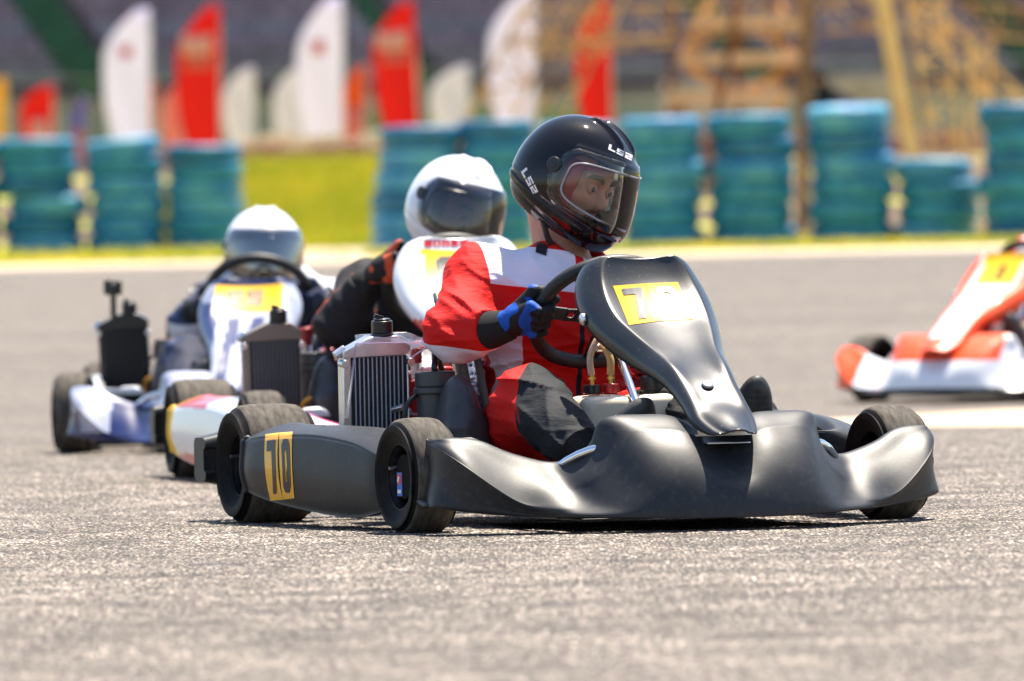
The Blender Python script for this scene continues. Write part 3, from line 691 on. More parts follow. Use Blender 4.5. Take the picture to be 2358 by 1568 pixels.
def head(parent, O, fr, neck_a, torso=True, h=.0035):
    """skin: face, ears, neck and chest inside the suit, one continuous surface"""
    HS = 1.1
    f, l, u = fr; q = np.array([list(f), list(l), list(u)]); O_ = np.array(O)
    def fn(P):
        L = tuple((q[i][0]*(P[0]-O_[0])+q[i][1]*(P[1]-O_[1])+q[i][2]*(P[2]-O_[2]))/HS for i in range(3))
        d = ell(L, (-.012, 0, .03), (.094, .075, .085)); d = smin(d, ell(L, (.03, 0, -.035), (.058, .056, .072)), .035)
        d = smin(d, cap(L, (.078, 0, .012), (.103, 0, -.022), .007, .0125), .016)                     # nose
        d = smin(d, cap(L, (.078, -.012, -.028), (.078, .012, -.028), .010, .010), .012)
        d = smin(d, cap(L, (.076, -.045, .028), (.084, .0, .024), .009, .010), .014); d = smin(d, cap(L, (.076, .045, .028), (.084, 0, .024), .009, .010), .014)   # brow
        for s in (-1, 1):
            d = smin(d, ell(L, (.062, s*.040, -.018), (.024, .022, .02)), .02)                        # cheekbone
            d = smax(d, -ell(L, (.094, s*.032, .006), (.014, .018, .012)), .010)                      # socket
            d = smin(d, np.sqrt((L[0]-.0822)**2+(L[1]-s*.032)**2+(L[2]-.006)**2)-.0132, .003)                   # lids
            d = smax(d, -ell(L, (.098, s*.0325, .0048+.02*0), (.012, .0145, .0050)), .0015)
            d = smin(d, ell(L, (-.01, s*.076, -.005), (.016, .008, .03)), .008)                       # ear
        d = smin(d, cap(L, (.080, -.018, -.055), (.080, .018, -.055), .006, .006), .010)              # lips
        d = smax(d, -cap(L, (.091, -.02, -.0555), (.091, .02, -.0555), .0015, .0015), .004)
        d = smin(d, ell(L, (.07, 0, -.085), (.018, .022, .018)), .02)                                 # chin
        d = d*HS; n0 = O_+q.T @ np.array([-.03, 0, -.05]); d = smin(d, cap(P, tuple(n0), neck_a, .060, .062), .03)
        d = smin(d, ell(P, (neck_a[0], neck_a[1]+.01, neck_a[2]-.10), (.15, .09, .10)), .05)
        return d
    lo = [min(O_[i], neck_a[i])-.17 for i in range(3)]; hi = [max(O_[i], neck_a[i])+.17 for i in range(3)]; lo[2] = neck_a[2]-.13
    b = obj('body', nets(fn, lo, hi, h, 'body'), skin, parent)
    T = Matrix.Translation(O) @ Matrix((f, l, u)).transposed().to_4x4() @ Matrix.Scale(HS, 4)
    def child(n, g, m):
        o = obj(n, g, m, b); o.matrix_local = T; return o
    g = G()
    for s in (-1, 1): g.ball((.0835, s*.032, .006), .0118, 20)
    child('eye', g, eyew); g = G()
    for s in (-1, 1): g.ball((.0915, s*.032-.0020, .0052), (.0045, .0066, .0066), 14)
    child('iris', g, iris)
    g = G()
    for s in ():
        g.tube([(.0915, s*.018, .0085), (.0955, s*.031, .0118), (.0885, s*.046, .0085)], [.0034, .0062, .0040], 8)
        g.tube([(.0905, s*.018, .003), (.0935, s*.031, .0000), (.088, s*.045, .003)], [.0022, .0034, .0022], 8)
    g = G()
    for s in (-1, 1): g.tube([(.0945, s*.014, .0225), (.0965, s*.028, .031), (.089, s*.048, .030), (.082, s*.056, .024)], [.0035, .0062, .005, .002], 8)
    child('eyebrow', g, hairm)
    g = G()
    r2 = random.Random(4)
    for i in range(60):
        y = r2.uniform(-.05, .05); x0 = .085-.45*y*y*10*.3; g.tube([(x0-.012, y, .085), (x0+.006, y*1.05+r2.uniform(-.006, .006), .066), (x0+.008, y*1.1+r2.uniform(-.008, .008), .050+r2.uniform(0, .01))], [.003, .002, .0006], 5, smooth=2)
    child('hair', g, hairm)
    return b
def glove(parent, C, T_, out, nrm, W, mats_, mirror=1, name='glove', h=.0035):
    """hand closed round the rim: C point on rim, T_ rim tangent, out away from hub, nrm away from driver, W wrist"""
    C, T_, out, nrm, W = V(C), V(T_), V(out), V(nrm), V(W)
    K_ = []; 
    for i in range(4):
        s = .036-.023*i; K_.append(C+T_*s+out*(.026-.002*i)+nrm*(.016-.001*i))
    def fn(P):
        mid = (K_[1]+K_[2])/2; palm = cap(P, W, W.lerp(mid, .45), .029, .034)
        for i in range(4): palm = smin(palm, cap(P, W.lerp(K_[i], .45), K_[i], .020, .0145-.0008*i), .016)
        d = palm
        for i in range(4):
            r0 = [.0118, .0122, .0115, .0100][i]; s = .036-.023*i; k0 = K_[i]
            k1 = C+T_*(s*1.04)+out*(.010)+nrm*(.034-.001*i); k2 = C+T_*(s*1.04)+out*(-.019)+nrm*(.024); k3 = C+T_*(s*1.02)+out*(-.024)+nrm*(.002-.002*i)
            f_ = smin(smin(cap(P, k0, k1, r0+.0012, r0), cap(P, k1, k2, r0, r0-.001), .004), cap(P, k2, k3, r0-.001, r0-.002), .004)
            d = smin(d, f_, .005)
        t0 = W.lerp(K_[0], .40)-nrm*.012; t1 = C+T_*.050+out*.012-nrm*.022; t2 = C+T_*.056+out*(-.018)-nrm*.012; t3 = C+T_*.050+out*(-.032)+nrm*.006
        th = smin(smin(cap(P, t0, t1, .020, .0145), cap(P, t1, t2, .0145, .0130), .006), cap(P, t2, t3, .0130, .0105), .005)
        return smin(d, th, .008)+.0006*wob(P, 160, 3)
    lo = [min(C[i], W[i])-.085 for i in range(3)]; hi = [max(C[i], W[i])+.085 for i in range(3)]
    def z1(P): return wob(P, 66, 11)*.02-.0022
    def z2(P):
        a = (P[0]-C[0])*out[0]+(P[1]-C[1])*out[1]+(P[2]-C[2])*out[2]; return .006-a+.004*wob(P, 90, 5)
    return obj(name, nets(fn, lo, hi, h, name, {'patch': z1, 'palm': z2}), mats_, parent)

def driver(M, label, st):
    k = root('person', label, 'person', M, group='kart drivers')
    yaw = st['yaw']; fr = frame(st['F'], st['U'], yaw); O = V(st['head']); near = st.get('near', False)
    J = dict(sR=(-.195, .615, .568), sL=(.165, .555, .515), eR=(-.292, .50, .443), eL=(.205, .46, .385), wR=(-.245, .385, .445), wL=(.215, .40, .43),
             hR=(-.115, .62, .17), hL=(.115, .62, .17), kR=(-.218, .22, .285), kL=(.125, .23, .262), aR=(-.197, -.085, .175), aL=(.165, -.085, .17), nk=(0.0, .60, .60))
    J.update(st.get('J', {})); nk = J['nk']
    def core(P):
        d = ell(P, (0, .66, .17), (.185, .15, .13)); d = smin(d, ell(P, (-.005, .635, .31), (.172, .125, .19)), .07)
        d = smin(d, ell(P, (-.012, .60, .47), (.190, .122, .15)), .06); d = smin(d, cap(P, J['sR'], J['sL'], .070, .066), .05)
        d = smin(d, cap(P, (nk[0], nk[1]+.01, nk[2]-.05), nk, .085, .070), .05); return d
    def arms(P):
        a = smin(cap(P, J['sR'], J['eR'], .073, .064), cap(P, J['eR'], J['wR'], .066, .048), .03)
        b = smin(cap(P, J['sL'], J['eL'], .073, .064), cap(P, J['eL'], J['wL'], .066, .048), .03); return a, b
    def legs(P):
        a = smin(cap(P, J['hR'], J['kR'], .100, .078), cap(P, J['kR'], J['aR'], .080, .048), .025)
        b = smin(cap(P, J['hL'], J['kL'], .100, .076), cap(P, J['kL'], J['aL'], .078, .048), .025); return a, b
    def folds(P, d):
        e = J['eR']; ed = np.exp(-((P[0]-e[0])**2+(P[1]-e[1])**2+(P[2]-e[2])**2)/.016)
        u_ = P[2]+.55*P[0]-.35*P[1]; w = 1-np.abs(wob((P[0]*.22, P[1]*.22, u_), 44, 2)); w2 = 1-np.abs(wob((P[0]*.35, P[1]*.35, u_*.8), 30, 9))
        kR = J['kR']; ek = np.exp(-((P[0]-kR[0])**2+(P[1]-kR[1]+.18)**2+(P[2]-kR[2]+.07)**2)/.012)
        hz = np.exp(-((P[2]-.34)/.11)**2); w3 = 1-np.abs(wob((P[0]*.25, P[1]*.25, P[2]*1.3), 40, 21)); wk = 1-np.abs(wob((P[0]*.3, P[1]-P[2]*.6, P[2]*.3), 46, 17))
        return d-.021*ed*w**3-.008*w2**3-.016*ek*wk**4-.011*hz*w3**4+.006
    ax_ = V(st.get('collar', (O-V(nk)))).normalized(); ck = V(nk)+V(st.get('coff', (0, 0, 0)))
    def collar_hole(P): return cap(P, tuple(ck-ax_*.06), tuple(ck+ax_*.2), .058, .070)
    def suit(P):
        a, b = arms(P); l1, l2 = legs(P); d = core(P); d = smin(d, l1, .05); d = smin(d, l2, .05); d = smin(d, a, .035); d = smin(d, b, .035)
        d = folds(P, d)
        c = cap(P, tuple(ck), tuple(ck+ax_*.062), .070, .076); d = smin(d, c, .018)
        tp = (P[0]-ck[0])*ax_[0]+(P[1]-ck[1])*ax_[1]+(P[2]-ck[2])*ax_[2]-.058
        near_neck = np.where((P[0]-ck[0])**2+(P[1]-ck[1])**2 < .014, tp, -1)
        d = smax(d, near_neck, .006); d = smax(d, -collar_hole(P), .006)
        for e_, w_ in ((J['eR'], J['wR']), (J['eL'], J['wL'])):
            ee, ww = V(e_), V(w_); x = (ww-ee).normalized(); pr = (P[0]-ww[0])*x[0]+(P[1]-ww[1])*x[1]+(P[2]-ww[2])*x[2]
            loc = (P[0]-ww[0])**2+(P[1]-ww[1])**2+(P[2]-ww[2])**2; d = np.where(loc < .014, np.maximum(d, pr+.004), d)
        return d
    def z_white(P):
        x, y, z = P; a, b = arms(P); c = core(P)
        seam = .203+.05*np.clip((z-.56)/.08, 0, 1)*0
        yoke = np.minimum(np.minimum(z-.546+.13*(x+.18), .636-z-.16*(x+.12)), x+seam)
        yoke = np.minimum(yoke, np.abs(x-.012)-.010)
        side = np.minimum(np.minimum(-x-.118-.1*(z-.3), .43-z), .60-y)
        side = np.minimum(side, z-.25+.3*(y-.5)); l1_, l2_ = legs(P); side = np.where((c < np.minimum(a, b)+.01) & (l1_ > .02), side, -1)
        yoke = np.where(c < a+.03, yoke, -.01)
        e, w = np.array(J['eR']), np.array(J['wR']); und = np.where((a < c+.005) & (a < .03), (.425+.30*(y-.44)+.10*(x+.27))-.012-z, -1); und = np.minimum(und, .52-y)
        return np.maximum(np.maximum(yoke, side), und)
    def z_black(P):
        x, y, z = P; l1, l2 = legs(P); c = core(P); kx, ky, kz = J['kR']
        inner = x+.283-.8*np.maximum(y-.13, 0); inn = np.minimum(inner, .42-y); low = .03-y
        a = np.where(l1 < l2, np.maximum(np.minimum(inn+0*z, .5), low), np.minimum(.30-y, .02+kx*0-.0*z+1*0-(x-.10)))
        belt = -np.abs(x-.004)+.006; belt = np.where((z < .52) & (c < np.minimum(l1, l2)) & (y < .62), belt, -1)
        return np.maximum(np.where(np.minimum(l1, l2) < c+.02, a, -1), belt)
    at_ = {'white': z_white, 'black': z_black}
    at_.update(st.get('attrs', {}))
    sm = nets(suit, (-.43, -.15, .04), (.36, .86, .74), st.get('h', .012), 'race_suit', at_)
    obj('race_suit', sm, st['suit'], k)
    # cuffs
    for w_, e_, c_ in ((J['wR'], J['eR'], st.get('hR', (-.163, .325, .477))), (J['wL'], J['eL'], (.163, .325, .477))):
        w, e, c = V(w_), V(e_), V(c_); d = (w-e).normalized(); d2 = (c-w).normalized()
        obj('knitted_cuff', G().tube([w-d*.03, w-d*.008, w+d2*.02, w+d2*.048], [.044, .044, .039, .034], 24), mat('knit', (.01, .01, .011), .9, bump=.0015, bscale=900, stretch=(1, 1, 1)), k)
    n = V((0, -.73, -.683)); T = V((0, -.683, .73))
    sR_ = st.get('gR', -.12); SW = V((0, .325, .477))+V(st.get('sw', (0, 0, 0))); cR = SW+V((-1, 0, 0))*.160*math.cos(sR_)+T*.160*math.sin(sR_)
    oR = (V((-1, 0, 0))*math.cos(sR_)+T*math.sin(sR_)); tR = (T*math.cos(sR_)+V((1, 0, 0))*math.sin(sR_))
    cL = SW+V((.160, 0, 0))
    wR = V(J['wR']); wL = V(J['wL'])
    glove(k, cR, tR, oR, n, wR.lerp(cR+oR*.03, .42), st['glove'], h=.003 if near else .006)
    glove(k, cL, T, V((1, 0, 0)), n, wL.lerp(cL+V((.03, 0, 0)), .42), st['glove'], h=.006)
    # ribbed socks and shoes
    for q in ('aR', 'aL'):
        g = G(); p = V(J[q]); kk = V(J['k'+q[1]]); d = (p-kk).normalized()
        for i in range(9): g.cyl(p-d*.01+d*.006*i, p-d*.01+d*(.006*i+.0035), .050-.001*i, .052-.001*i, 24).cyl(p-d*.01+d*(.006*i+.0035), p-d*.01+d*(.006*i+.006), .050-.001*i, .048-.001*i, 24)
        obj('sock', g, mat('sock', (.012, .012, .014), .9), k)
    for h_, t_, w_ in ((V((-.185, -.125, .105)), V((-.112, -.21, .255)), .053), (V((.16, -.12, .13)), V((.164, -.20, .292)), .050)):
        ux = (t_-h_).normalized(); side = V((1, 0, 0)); side = (side-ux*side.dot(ux)).normalized(); fn_ = ux.cross(side)   # toward the front
        q = np.array([list(ux), list(side), list(fn_)]); c0 = np.array((h_+t_)/2)
        if fn_.y > 0: q[2] *= -1
        def sh(P, q=q, c0=c0, w_=w_):
            L = tuple(q[i][0]*(P[0]-c0[0])+q[i][1]*(P[1]-c0[1])+q[i][2]*(P[2]-c0[2]) for i in range(3))
            d = smin(ell(L, (.015, 0, .0), (.125, w_, .040)), ell(L, (-.06, 0, -.02), (.06, w_*.85, .05)), .02)
            return smax(d, L[2]-.024+.0012*np.sin(L[0]*420), .006)
        lo = [min(h_[i], t_[i])-.09 for i in range(3)]; hi = [max(h_[i], t_[i])+.09 for i in range(3)]
        obj('shoe', nets(sh, lo, hi, .004 if near else .008, 'shoe'), mat('shoe', (.022, .022, .024), .55, c2=(.05, .048, .045), scale=30, bump=.0006, bscale=200), k)
    hb = helmet(k, O, fr, st['shell'], st['glass'], st, h=.003 if near else .006, ridge=st.get('ridge'))
    hf, hl, hu = fr; tw = R(st.get('twist', 0)); hf = hf*math.cos(tw)-hl*math.sin(tw); hl = hu.cross(hf); HO = O+V(fr[0])*st.get('hback', -.004)+hu*st.get('hup', 0)
    if st.get('face', True): head(k, HO, (hf, hl, hu), (nk[0], nk[1], nk[2]), h=.0023 if near else .006)
    return k, hb, fr, O
# ------------------------------------------------------------------ light, camera, render
EXPO = 1.52
w = bpy.data.worlds.new('World'); sc.world = w; w.use_nodes = True; wn = w.node_tree.nodes; bg = wn['Background']
sky = wn.new('ShaderNodeTexSky'); sky.sky_type = 'NISHITA'; sky.sun_disc = False
sun_dir = V((.16, .30, 1)).normalized()      # towards the sun: high, a little behind the karts and to the right
el = math.asin(sun_dir.z); sky.sun_elevation = el; sky.sun_rotation = math.atan2(sun_dir.x, sun_dir.y)
w.node_tree.links.new(sky.outputs[0], bg.inputs[0]); bg.inputs[1].default_value = .085
L = bpy.data.lights.new('sun', 'SUN'); L.energy = 4.6; L.angle = R(.6); L.color = (1, .91, .78); lo_ = bpy.data.objects.new('sun', L); COL.objects.link(lo_)
lo_.rotation_euler = sun_dir.to_track_quat('Z', 'Y').to_euler()
cam = bpy.data.cameras.new('camera'); co = bpy.data.objects.new('camera', cam); COL.objects.link(co); sc.camera = co
cam.sensor_width = 36; cam.lens = F/2358*36; cam.clip_end = 5000; cam.clip_start = .5
co.matrix_world = Matrix.Translation(CAM) @ Matrix((_r, _u, -_f)).transposed().to_4x4()
cam.dof.use_dof = True; cam.dof.focus_distance = 19.85; cam.dof.aperture_fstop = 6.3
sc.render.engine = 'CYCLES'; sc.view_settings.view_transform = 'Standard'; sc.view_settings.look = 'None'; sc.view_settings.exposure = EXPO; sc.view_settings.gamma = 1
sc.cycles.max_bounces = 6; sc.cycles.transparent_max_bounces = 12

# ------------------------------------------------------------------ terrain
def gz(Y, X=0):
    def ss(a, b, t): t = min(1, max(0, (t-a)/(b-a))); return t*t*(3-2*t)
    return .54*ss(33, 64, Y)+.06*ss(64, 76, Y)+.99*ss(79, 112, Y)
def sheet(name, xs, ys, dz, m, kind='structure', wavy=0):
    P = []
    for Y in ys:
        P.append([V((x, Y, gz(Y, x)+dz)) for x in xs])
    o = obj(name, G().grid(P), m, smooth=True); o['kind'] = kind; return o
grassg = mat('grass_ground', (.13, .19, .010), .9, c2=(.52, .44, .04), scale=.9, detail=8, bump=.02, bscale=12)
def asphalt():
    m = bpy.data.materials.new('asphalt'); m.use_nodes = True; nt = m.node_tree; N = nt.nodes; Lk = nt.links; b = N['Principled BSDF']
    b.inputs['Roughness'].default_value = .82; b.inputs['Specular IOR Level'].default_value = .35
    tc = N.new('ShaderNodeTexCoord').outputs['Object']
    def noise(s, d=4, st=None, t='n'):
        v = tc
        if st: mp = N.new('ShaderNodeMapping'); mp.inputs['Scale'].default_value = st; Lk.new(tc, mp.inputs[0]); v = mp.outputs[0]
        n = N.new('ShaderNodeTexNoise' if t == 'n' else 'ShaderNodeTexVoronoi'); n.inputs['Scale'].default_value = s; Lk.new(v, n.inputs['Vector'])
        if t == 'n': n.inputs['Detail'].default_value = d
        return n
    def rng_(sock, a, b_, c, d):
        r = N.new('ShaderNodeMapRange'); r.inputs[1].default_value = a; r.inputs[2].default_value = b_; r.inputs[3].default_value = c; r.inputs[4].default_value = d; Lk.new(sock, r.inputs[0]); return r.outputs[0]
    vo = noise(125, t='v'); stone = N.new('ShaderNodeValToRGB'); 
    sep = N.new('ShaderNodeSeparateColor'); Lk.new(vo.outputs['Color'], sep.inputs[0]); Lk.new(sep.outputs[0], stone.inputs[0])
    e = stone.color_ramp.elements; e[0].position = 0; e[0].color = (.05, .045, .04, 1); e[1].position = 1; e[1].color = (.82, .73, .64, 1)
    for p_, c_ in ((.3, (.225, .188, .155)), (.7, (.355, .298, .247)), (.9, (.455, .38, .312))): q = stone.color_ramp.elements.new(p_); q.color = (*c_, 1)
    gap = rng_(noise(125, t='v').outputs['Distance'], .3, .7, 1, .04)
    pit = rng_(noise(28, 5).outputs[0], .36, .5, .55, 1)
    big = rng_(noise(1, 6, (.10, .55, 1)).outputs[0], .3, .7, .88, 1.12)
    clump = rng_(noise(9, 4).outputs[0], .35, .6, .80, 1.08)
    streak = rng_(noise(1, 5, (.03, 1.6, 1)).outputs[0], .35, .65, .86, 1.06)
    cur = stone.outputs[0]
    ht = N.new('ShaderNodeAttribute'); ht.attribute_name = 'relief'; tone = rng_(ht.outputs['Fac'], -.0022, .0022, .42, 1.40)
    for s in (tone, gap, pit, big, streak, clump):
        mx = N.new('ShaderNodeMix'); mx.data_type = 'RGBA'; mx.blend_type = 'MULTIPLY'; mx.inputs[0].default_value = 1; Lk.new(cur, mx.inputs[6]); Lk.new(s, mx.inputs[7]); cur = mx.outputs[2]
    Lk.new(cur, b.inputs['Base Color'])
    bp = N.new('ShaderNodeBump'); bp.inputs['Distance'].default_value = .0035; bp.invert = True; Lk.new(vo.outputs['Distance'], bp.inputs['Height'])
    bp2 = N.new('ShaderNodeBump'); bp2.inputs['Distance'].default_value = .006; Lk.new(noise(28, 5).outputs[0], bp2.inputs['Height']); Lk.new(bp.outputs[0], bp2.inputs['Normal']); Lk.new(bp2.outputs[0], b.inputs['Normal'])
    return m
asph = asphalt()
ysT = [-60, -20, 0, 10, 20, 30]+[33+i for i in range(0, 85)]+[120, 140, 180, 250, 400, 800, 3000]
ground = sheet('ground', [-1500, -300, -60, -20, -8, 0, 8, 20, 60, 300, 1500], ysT, 0, grassg)
sheet('track', [-60, -20, 0, 20, 60], [-40, -10, 5, 15, 25, 31]+[33+i for i in range(0, 27)]+[59.8], .004, asph)
# coarse worn surface around the karts: real relief, since the camera looks almost along it
def relief():
    dx, dy = .0055, .011; X0, X1, Y0, Y1 = -2.3, 2.3, 12.0, 30.0; nx, ny = int((X1-X0)/dx)+1, int((Y1-Y0)/dy)+1
    kx = np.fft.fftfreq(nx, dx)[:, None]; ky = np.fft.rfftfreq(ny, dy)[None]; k = np.sqrt(kx*kx+ky*ky); r = np.random.RandomState(8); Hh = 0
    for wl, amp in ((.012, .00055), (.030, .0004), (.10, .0003), (.5, .0007)):
        n_ = np.fft.irfft2(np.fft.rfft2(r.normal(size=(nx, ny)))*np.exp(-((k*wl-1)/.55)**2), s=(nx, ny)); Hh = Hh+n_/n_.std()*amp
    xs = np.linspace(X0, X1, nx)[:, None]; ys = np.linspace(Y0, Y1, ny)[None]
    ed = np.clip((xs-X0)/.3, 0, 1)*np.clip((X1-xs)/.3, 0, 1)*np.clip((ys-Y0)/.6, 0, 1)*np.clip((Y1-ys)/3, 0, 1); Hh = Hh*ed
    co = np.stack([xs+0*ys, ys+0*xs, .0065+Hh], -1).reshape(-1, 3).astype(np.float32)
    i = (np.arange(nx-1)[:, None]*ny+np.arange(ny-1)[None]).ravel(); F4 = np.stack([i, i+ny, i+ny+1, i+1], 1).astype(np.int32)
    me = bpy.data.meshes.new('track_surface'); me.vertices.add(len(co)); me.vertices.foreach_set('co', co.ravel()); me.loops.add(F4.size); me.loops.foreach_set('vertex_index', F4.ravel())
    me.polygons.add(len(F4)); me.polygons.foreach_set('loop_start', np.arange(0, F4.size, 4, dtype=np.int32)); me.update(calc_edges=True)
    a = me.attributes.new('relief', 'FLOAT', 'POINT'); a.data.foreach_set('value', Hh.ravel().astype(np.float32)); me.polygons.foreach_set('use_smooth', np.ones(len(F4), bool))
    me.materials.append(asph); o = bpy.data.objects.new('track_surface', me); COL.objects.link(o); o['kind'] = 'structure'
relief()
sandm = mat('sand', (.50, .40, .30), .95, c2=(.38, .30, .21), scale=3, bump=.01, bscale=40)
sheet('verge', [-60, -20, 0, 20, 60], [59.8+.35*i for i in range(13)], .006, sandm)
conc = mat('pale_concrete', (.52, .38, .27), .9, c2=(.40, .29, .20), scale=2.5, stretch=(.3, 1, 1), bump=.004, bscale=60)
P = []
for i in range(13):
    t = i/12; x = .98+t*4.2; y0 = 29.6-1.0*min(1, t*3)+.12*math.sin(t*9); y1 = 30.8+2.9*min(1, t*2.2)+.15*math.sin(t*13); P.append([V((x, y0+(y1-y0)*j/6, .008+gz(y0+(y1-y0)*j/6))) for j in range(7)])
o = obj('concrete_patch', G().grid(P), conc); o['kind'] = 'structure'
P = [[V((x*(1-.0*j)+.15*math.sin(j*2+x*3), 64+j*1.3, gz(64+j*1.3)+.010)) for x in np.linspace(-1.85, -1.05+.0, 6)] for j in range(9)]
o = obj('sand_path', G().grid(P), sandm); o['kind'] = 'structure'
dirtm = mat('dirt', (.16, .10, .055), .95, c2=(.08, .055, .03), scale=2, bump=.01, bscale=30)
P = [[V((x, y, gz(y)+.012+.03*math.sin(x*3+y))) for x in np.linspace(-.4, 14, 20)] for y in np.linspace(70, 118, 30)]
o = obj('dirt', G().grid(P), dirtm); o['kind'] = 'structure'
P = [[V((-.0292*y-.1-(1-t)*12, y, gz(y)+.012+.03*math.sin(t*9+y))) for t in np.linspace(0, 1, 16)] for y in np.linspace(84, 118, 24)]
o = obj('dirt', G().grid(P), dirtm); o['kind'] = 'structure'
# grass tufts: uncountable
def tufts(name, n, fx, label, hh=(.08, .22)):
    g = G(); r = random.Random(5)
    vs = []; fs = []
    for i in range(n):
        x, y = fx(r); z = gz(y); s = r.uniform(*hh); a = r.uniform(0, 6.28); w_ = .010; dx = r.uniform(-.06, .06); dy = r.uniform(-.06, .06); o_ = len(vs)
        c, q = math.cos(a)*w_, math.sin(a)*w_
        vs += [(x-c, y-q, z), (x+c, y+q, z), (x+c*.6+dx*.4, y+q*.6+dy*.4, z+s*.6), (x+dx, y+dy, z+s), (x-c*.6+dx*.4, y-q*.6+dy*.4, z+s*.6)]; fs.append((o_, o_+1, o_+2, o_+3, o_+4))
    g.add(vs, fs); o = obj(name, g, mat('grass_blade', (.30, .38, .012), .7, c2=(.78, .62, .04), scale=1.3), smooth=False); tag(o, label, 'grass', kind='stuff'); return o
def f1(r):
    while 1:
        y = 64.1+abs(r.gauss(0, 1.4)) if r.random() < .6 else r.uniform(64, 84); x = r.uniform(-5.2, 5.2)
        if not (-1.9 < x < -1.0 and r.random() < .9): return x, y
tufts('grass_verge', 14000, f1, 'fringe of yellow green grass along the foot of the tyre stacks', (.02, .085))
tufts('grass_bank', 20000, lambda r: (lambda y: (r.uniform(-.0300*y-.2, -.4-.0*y), y))(r.uniform(80, 112)), 'bright yellow green grass bank rising behind the gap between the tyre stacks', (.06, .20))

tufts('grass_clumps', 3500, lambda r: (lambda c, y: (-3.6+2.7*(c*.618 % 1)+r.gauss(0, .07), y+r.gauss(0, .3)))(r.randrange(60), 84+(r.randrange(9)*2.2)), 'taller uneven clumps of wild grass dotted over the bank', (.10, .42))
# ------------------------------------------------------------------ painted tyre stacks
teal = mat('teal_paint', (.009, .135, .26), .55, c2=(.03, .23, .36), scale=9, bump=.003, bscale=20, rvar=.1)
teal2 = mat('faded_teal_paint', (.012, .16, .38), .5, c2=(.08, .30, .42), scale=5, bump=.003, bscale=20)
teal3 = mat('deep_teal_paint', (.005, .085, .19), .5, c2=(.012, .145, .28), scale=9, bump=.003, bscale=20)
def tyre_g():
    r, h = .31, .083; prof = [(r*.60, -h*.55), (r*.66, -h*.86), (r*.80, -h*1.0), (r*.89, -h*.97), (r*.955, -h*.82), (r*.995, -h*.52), (r*1.0, -h*.2), (r*.985, -h*.16), (r*.985, -h*.1), (r, -h*.06)]
    prof = prof+[(a, -b) for a, b in reversed(prof)]+[(r*.57, h*.5), (r*.57, -h*.5), (r*.60, -h*.55)]
    return G().lathe(prof, n=36, caps=False)
TY = [mesh_of(tyre_g(), 'painted_tyre') for _ in range(3)]
for me, m in zip(TY, (teal, teal2, teal3)):
    me.materials.append(m); bm = bmesh.new(); bm.from_mesh(me); bmesh.ops.recalc_face_normals(bm, faces=bm.faces)
    for f in bm.faces: f.smooth = True
    bm.to_mesh(me); bm.free()
ordn = ['bottom', 'second from the ground', 'third from the ground', 'fourth from the ground', 'fifth from the ground', 'sixth from the ground', 'seventh from the ground']
def stack(px0, px1, ytop, D, desc, nt=None, shift=None, tilt=0):
    s = F/D; X = ((px0+px1)/2-CX)/s; dz0 = gz(D); rr = (px1-px0)/2/s; sc_ = rr/.31
    ztop = at((px0+px1)/2, ytop, D).z; n = nt or max(2, round((ztop-dz0)/.163)); th = (ztop-dz0)/n
    rd = random.Random(int(px0)+9)
    for i in range(n):
        o = bpy.data.objects.new('tyre', TY[rd.choice([0, 0, 1, 1, 2])]); COL.objects.link(o)
        dx = rd.uniform(-.026, .026)+(shift[i] if shift and i < len(shift) else 0)/s
        o.location = (X+dx, D+rd.uniform(-.02, .02), dz0+th*(i+.5)); o.scale = (sc_*rd.uniform(.95, 1.03), sc_, th/.163); o.rotation_euler = (rd.uniform(-.01, .01), rd.uniform(-.03, .03)+(tilt*(i/n) if i > n-3 else 0), rd.random()*6)
        p = 'topmost' if i == n-1 else ordn[i]
        tag(o, f'teal tyre, {p} in {desc}', 'tyre', 'painted tyres stacked along the track edge')
stack(-165, 2, 330, 78, 'the stack cut by the left edge')
stack(0, 186, 318, 78, 'the leftmost full stack', shift=[14, 14, 20, 0, 0, 0])
stack(206, 384, 318, 78, 'the leaning stack with sagging top', shift=[-2, 0, 3, 6, 4, 0], tilt=.09)
stack(390, 568, 333, 78, 'the stack left of the grassy gap')
stack(872, 1058, 292, 67.5, 'the stack right of the grassy gap', shift=[-6, -4, -10, -8, 4, 8])
stack(1062, 1238, 276, 67.5, 'the stack just left of the black helmet')
stack(1250, 1428, 284, 68.5, 'the stack mostly hidden behind the black helmet')
stack(1440, 1626, 270, 67.5, 'the stack just right of the black helmet', shift=[0, 0, 0, 14, 0, 0])
stack(1642, 1836, 262, 67.5, 'the straight stack beside the brown post')
stack(1868, 2062, 243, 67.5, 'the bulging tilted stack', shift=[0, 0, 2, 8, 4, -4, -4], tilt=.05)
stack(2070, 2256, 366, 67.5, 'the low stack near the right edge')
stack(2266, 2460, 238, 67, 'the stack cut by the right edge')

# ------------------------------------------------------------------ feather flags, barrier, fence
def cloth(n, c, c2=None):
    if n in MATS: return MATS[n]
    m = mat(n, c, .75, c2=c2, scale=3); nt = m.node_tree; N = nt.nodes; t = N.new('ShaderNodeBsdfTranslucent'); t.inputs[0].default_value = (*c, 1); mx = N.new('ShaderNodeMixShader'); mx.inputs[0].default_value = .4
    nt.links.new(N['Principled BSDF'].outputs[0], mx.inputs[1]); nt.links.new(t.outputs[0], mx.inputs[2]); nt.links.new(mx.outputs[0], N['Material Output'].inputs[0]); return m
fw = cloth('flag_white', (.84, .78, .98)); frd = cloth('flag_red', (.75, .012, .010)); fy = cloth('flag_yellow', (.8, .45, .02)); fo_ = cloth('flag_orange', (.75, .12, .03)); fb = cloth('flag_violet', (.25, .2, .5)); fg = cloth('flag_pale', (.74, .68, .80)); fp = cloth('flag_pink', (.8, .25, .25))
pole_m = mat('flag_pole', (.6, .6, .62), .4)
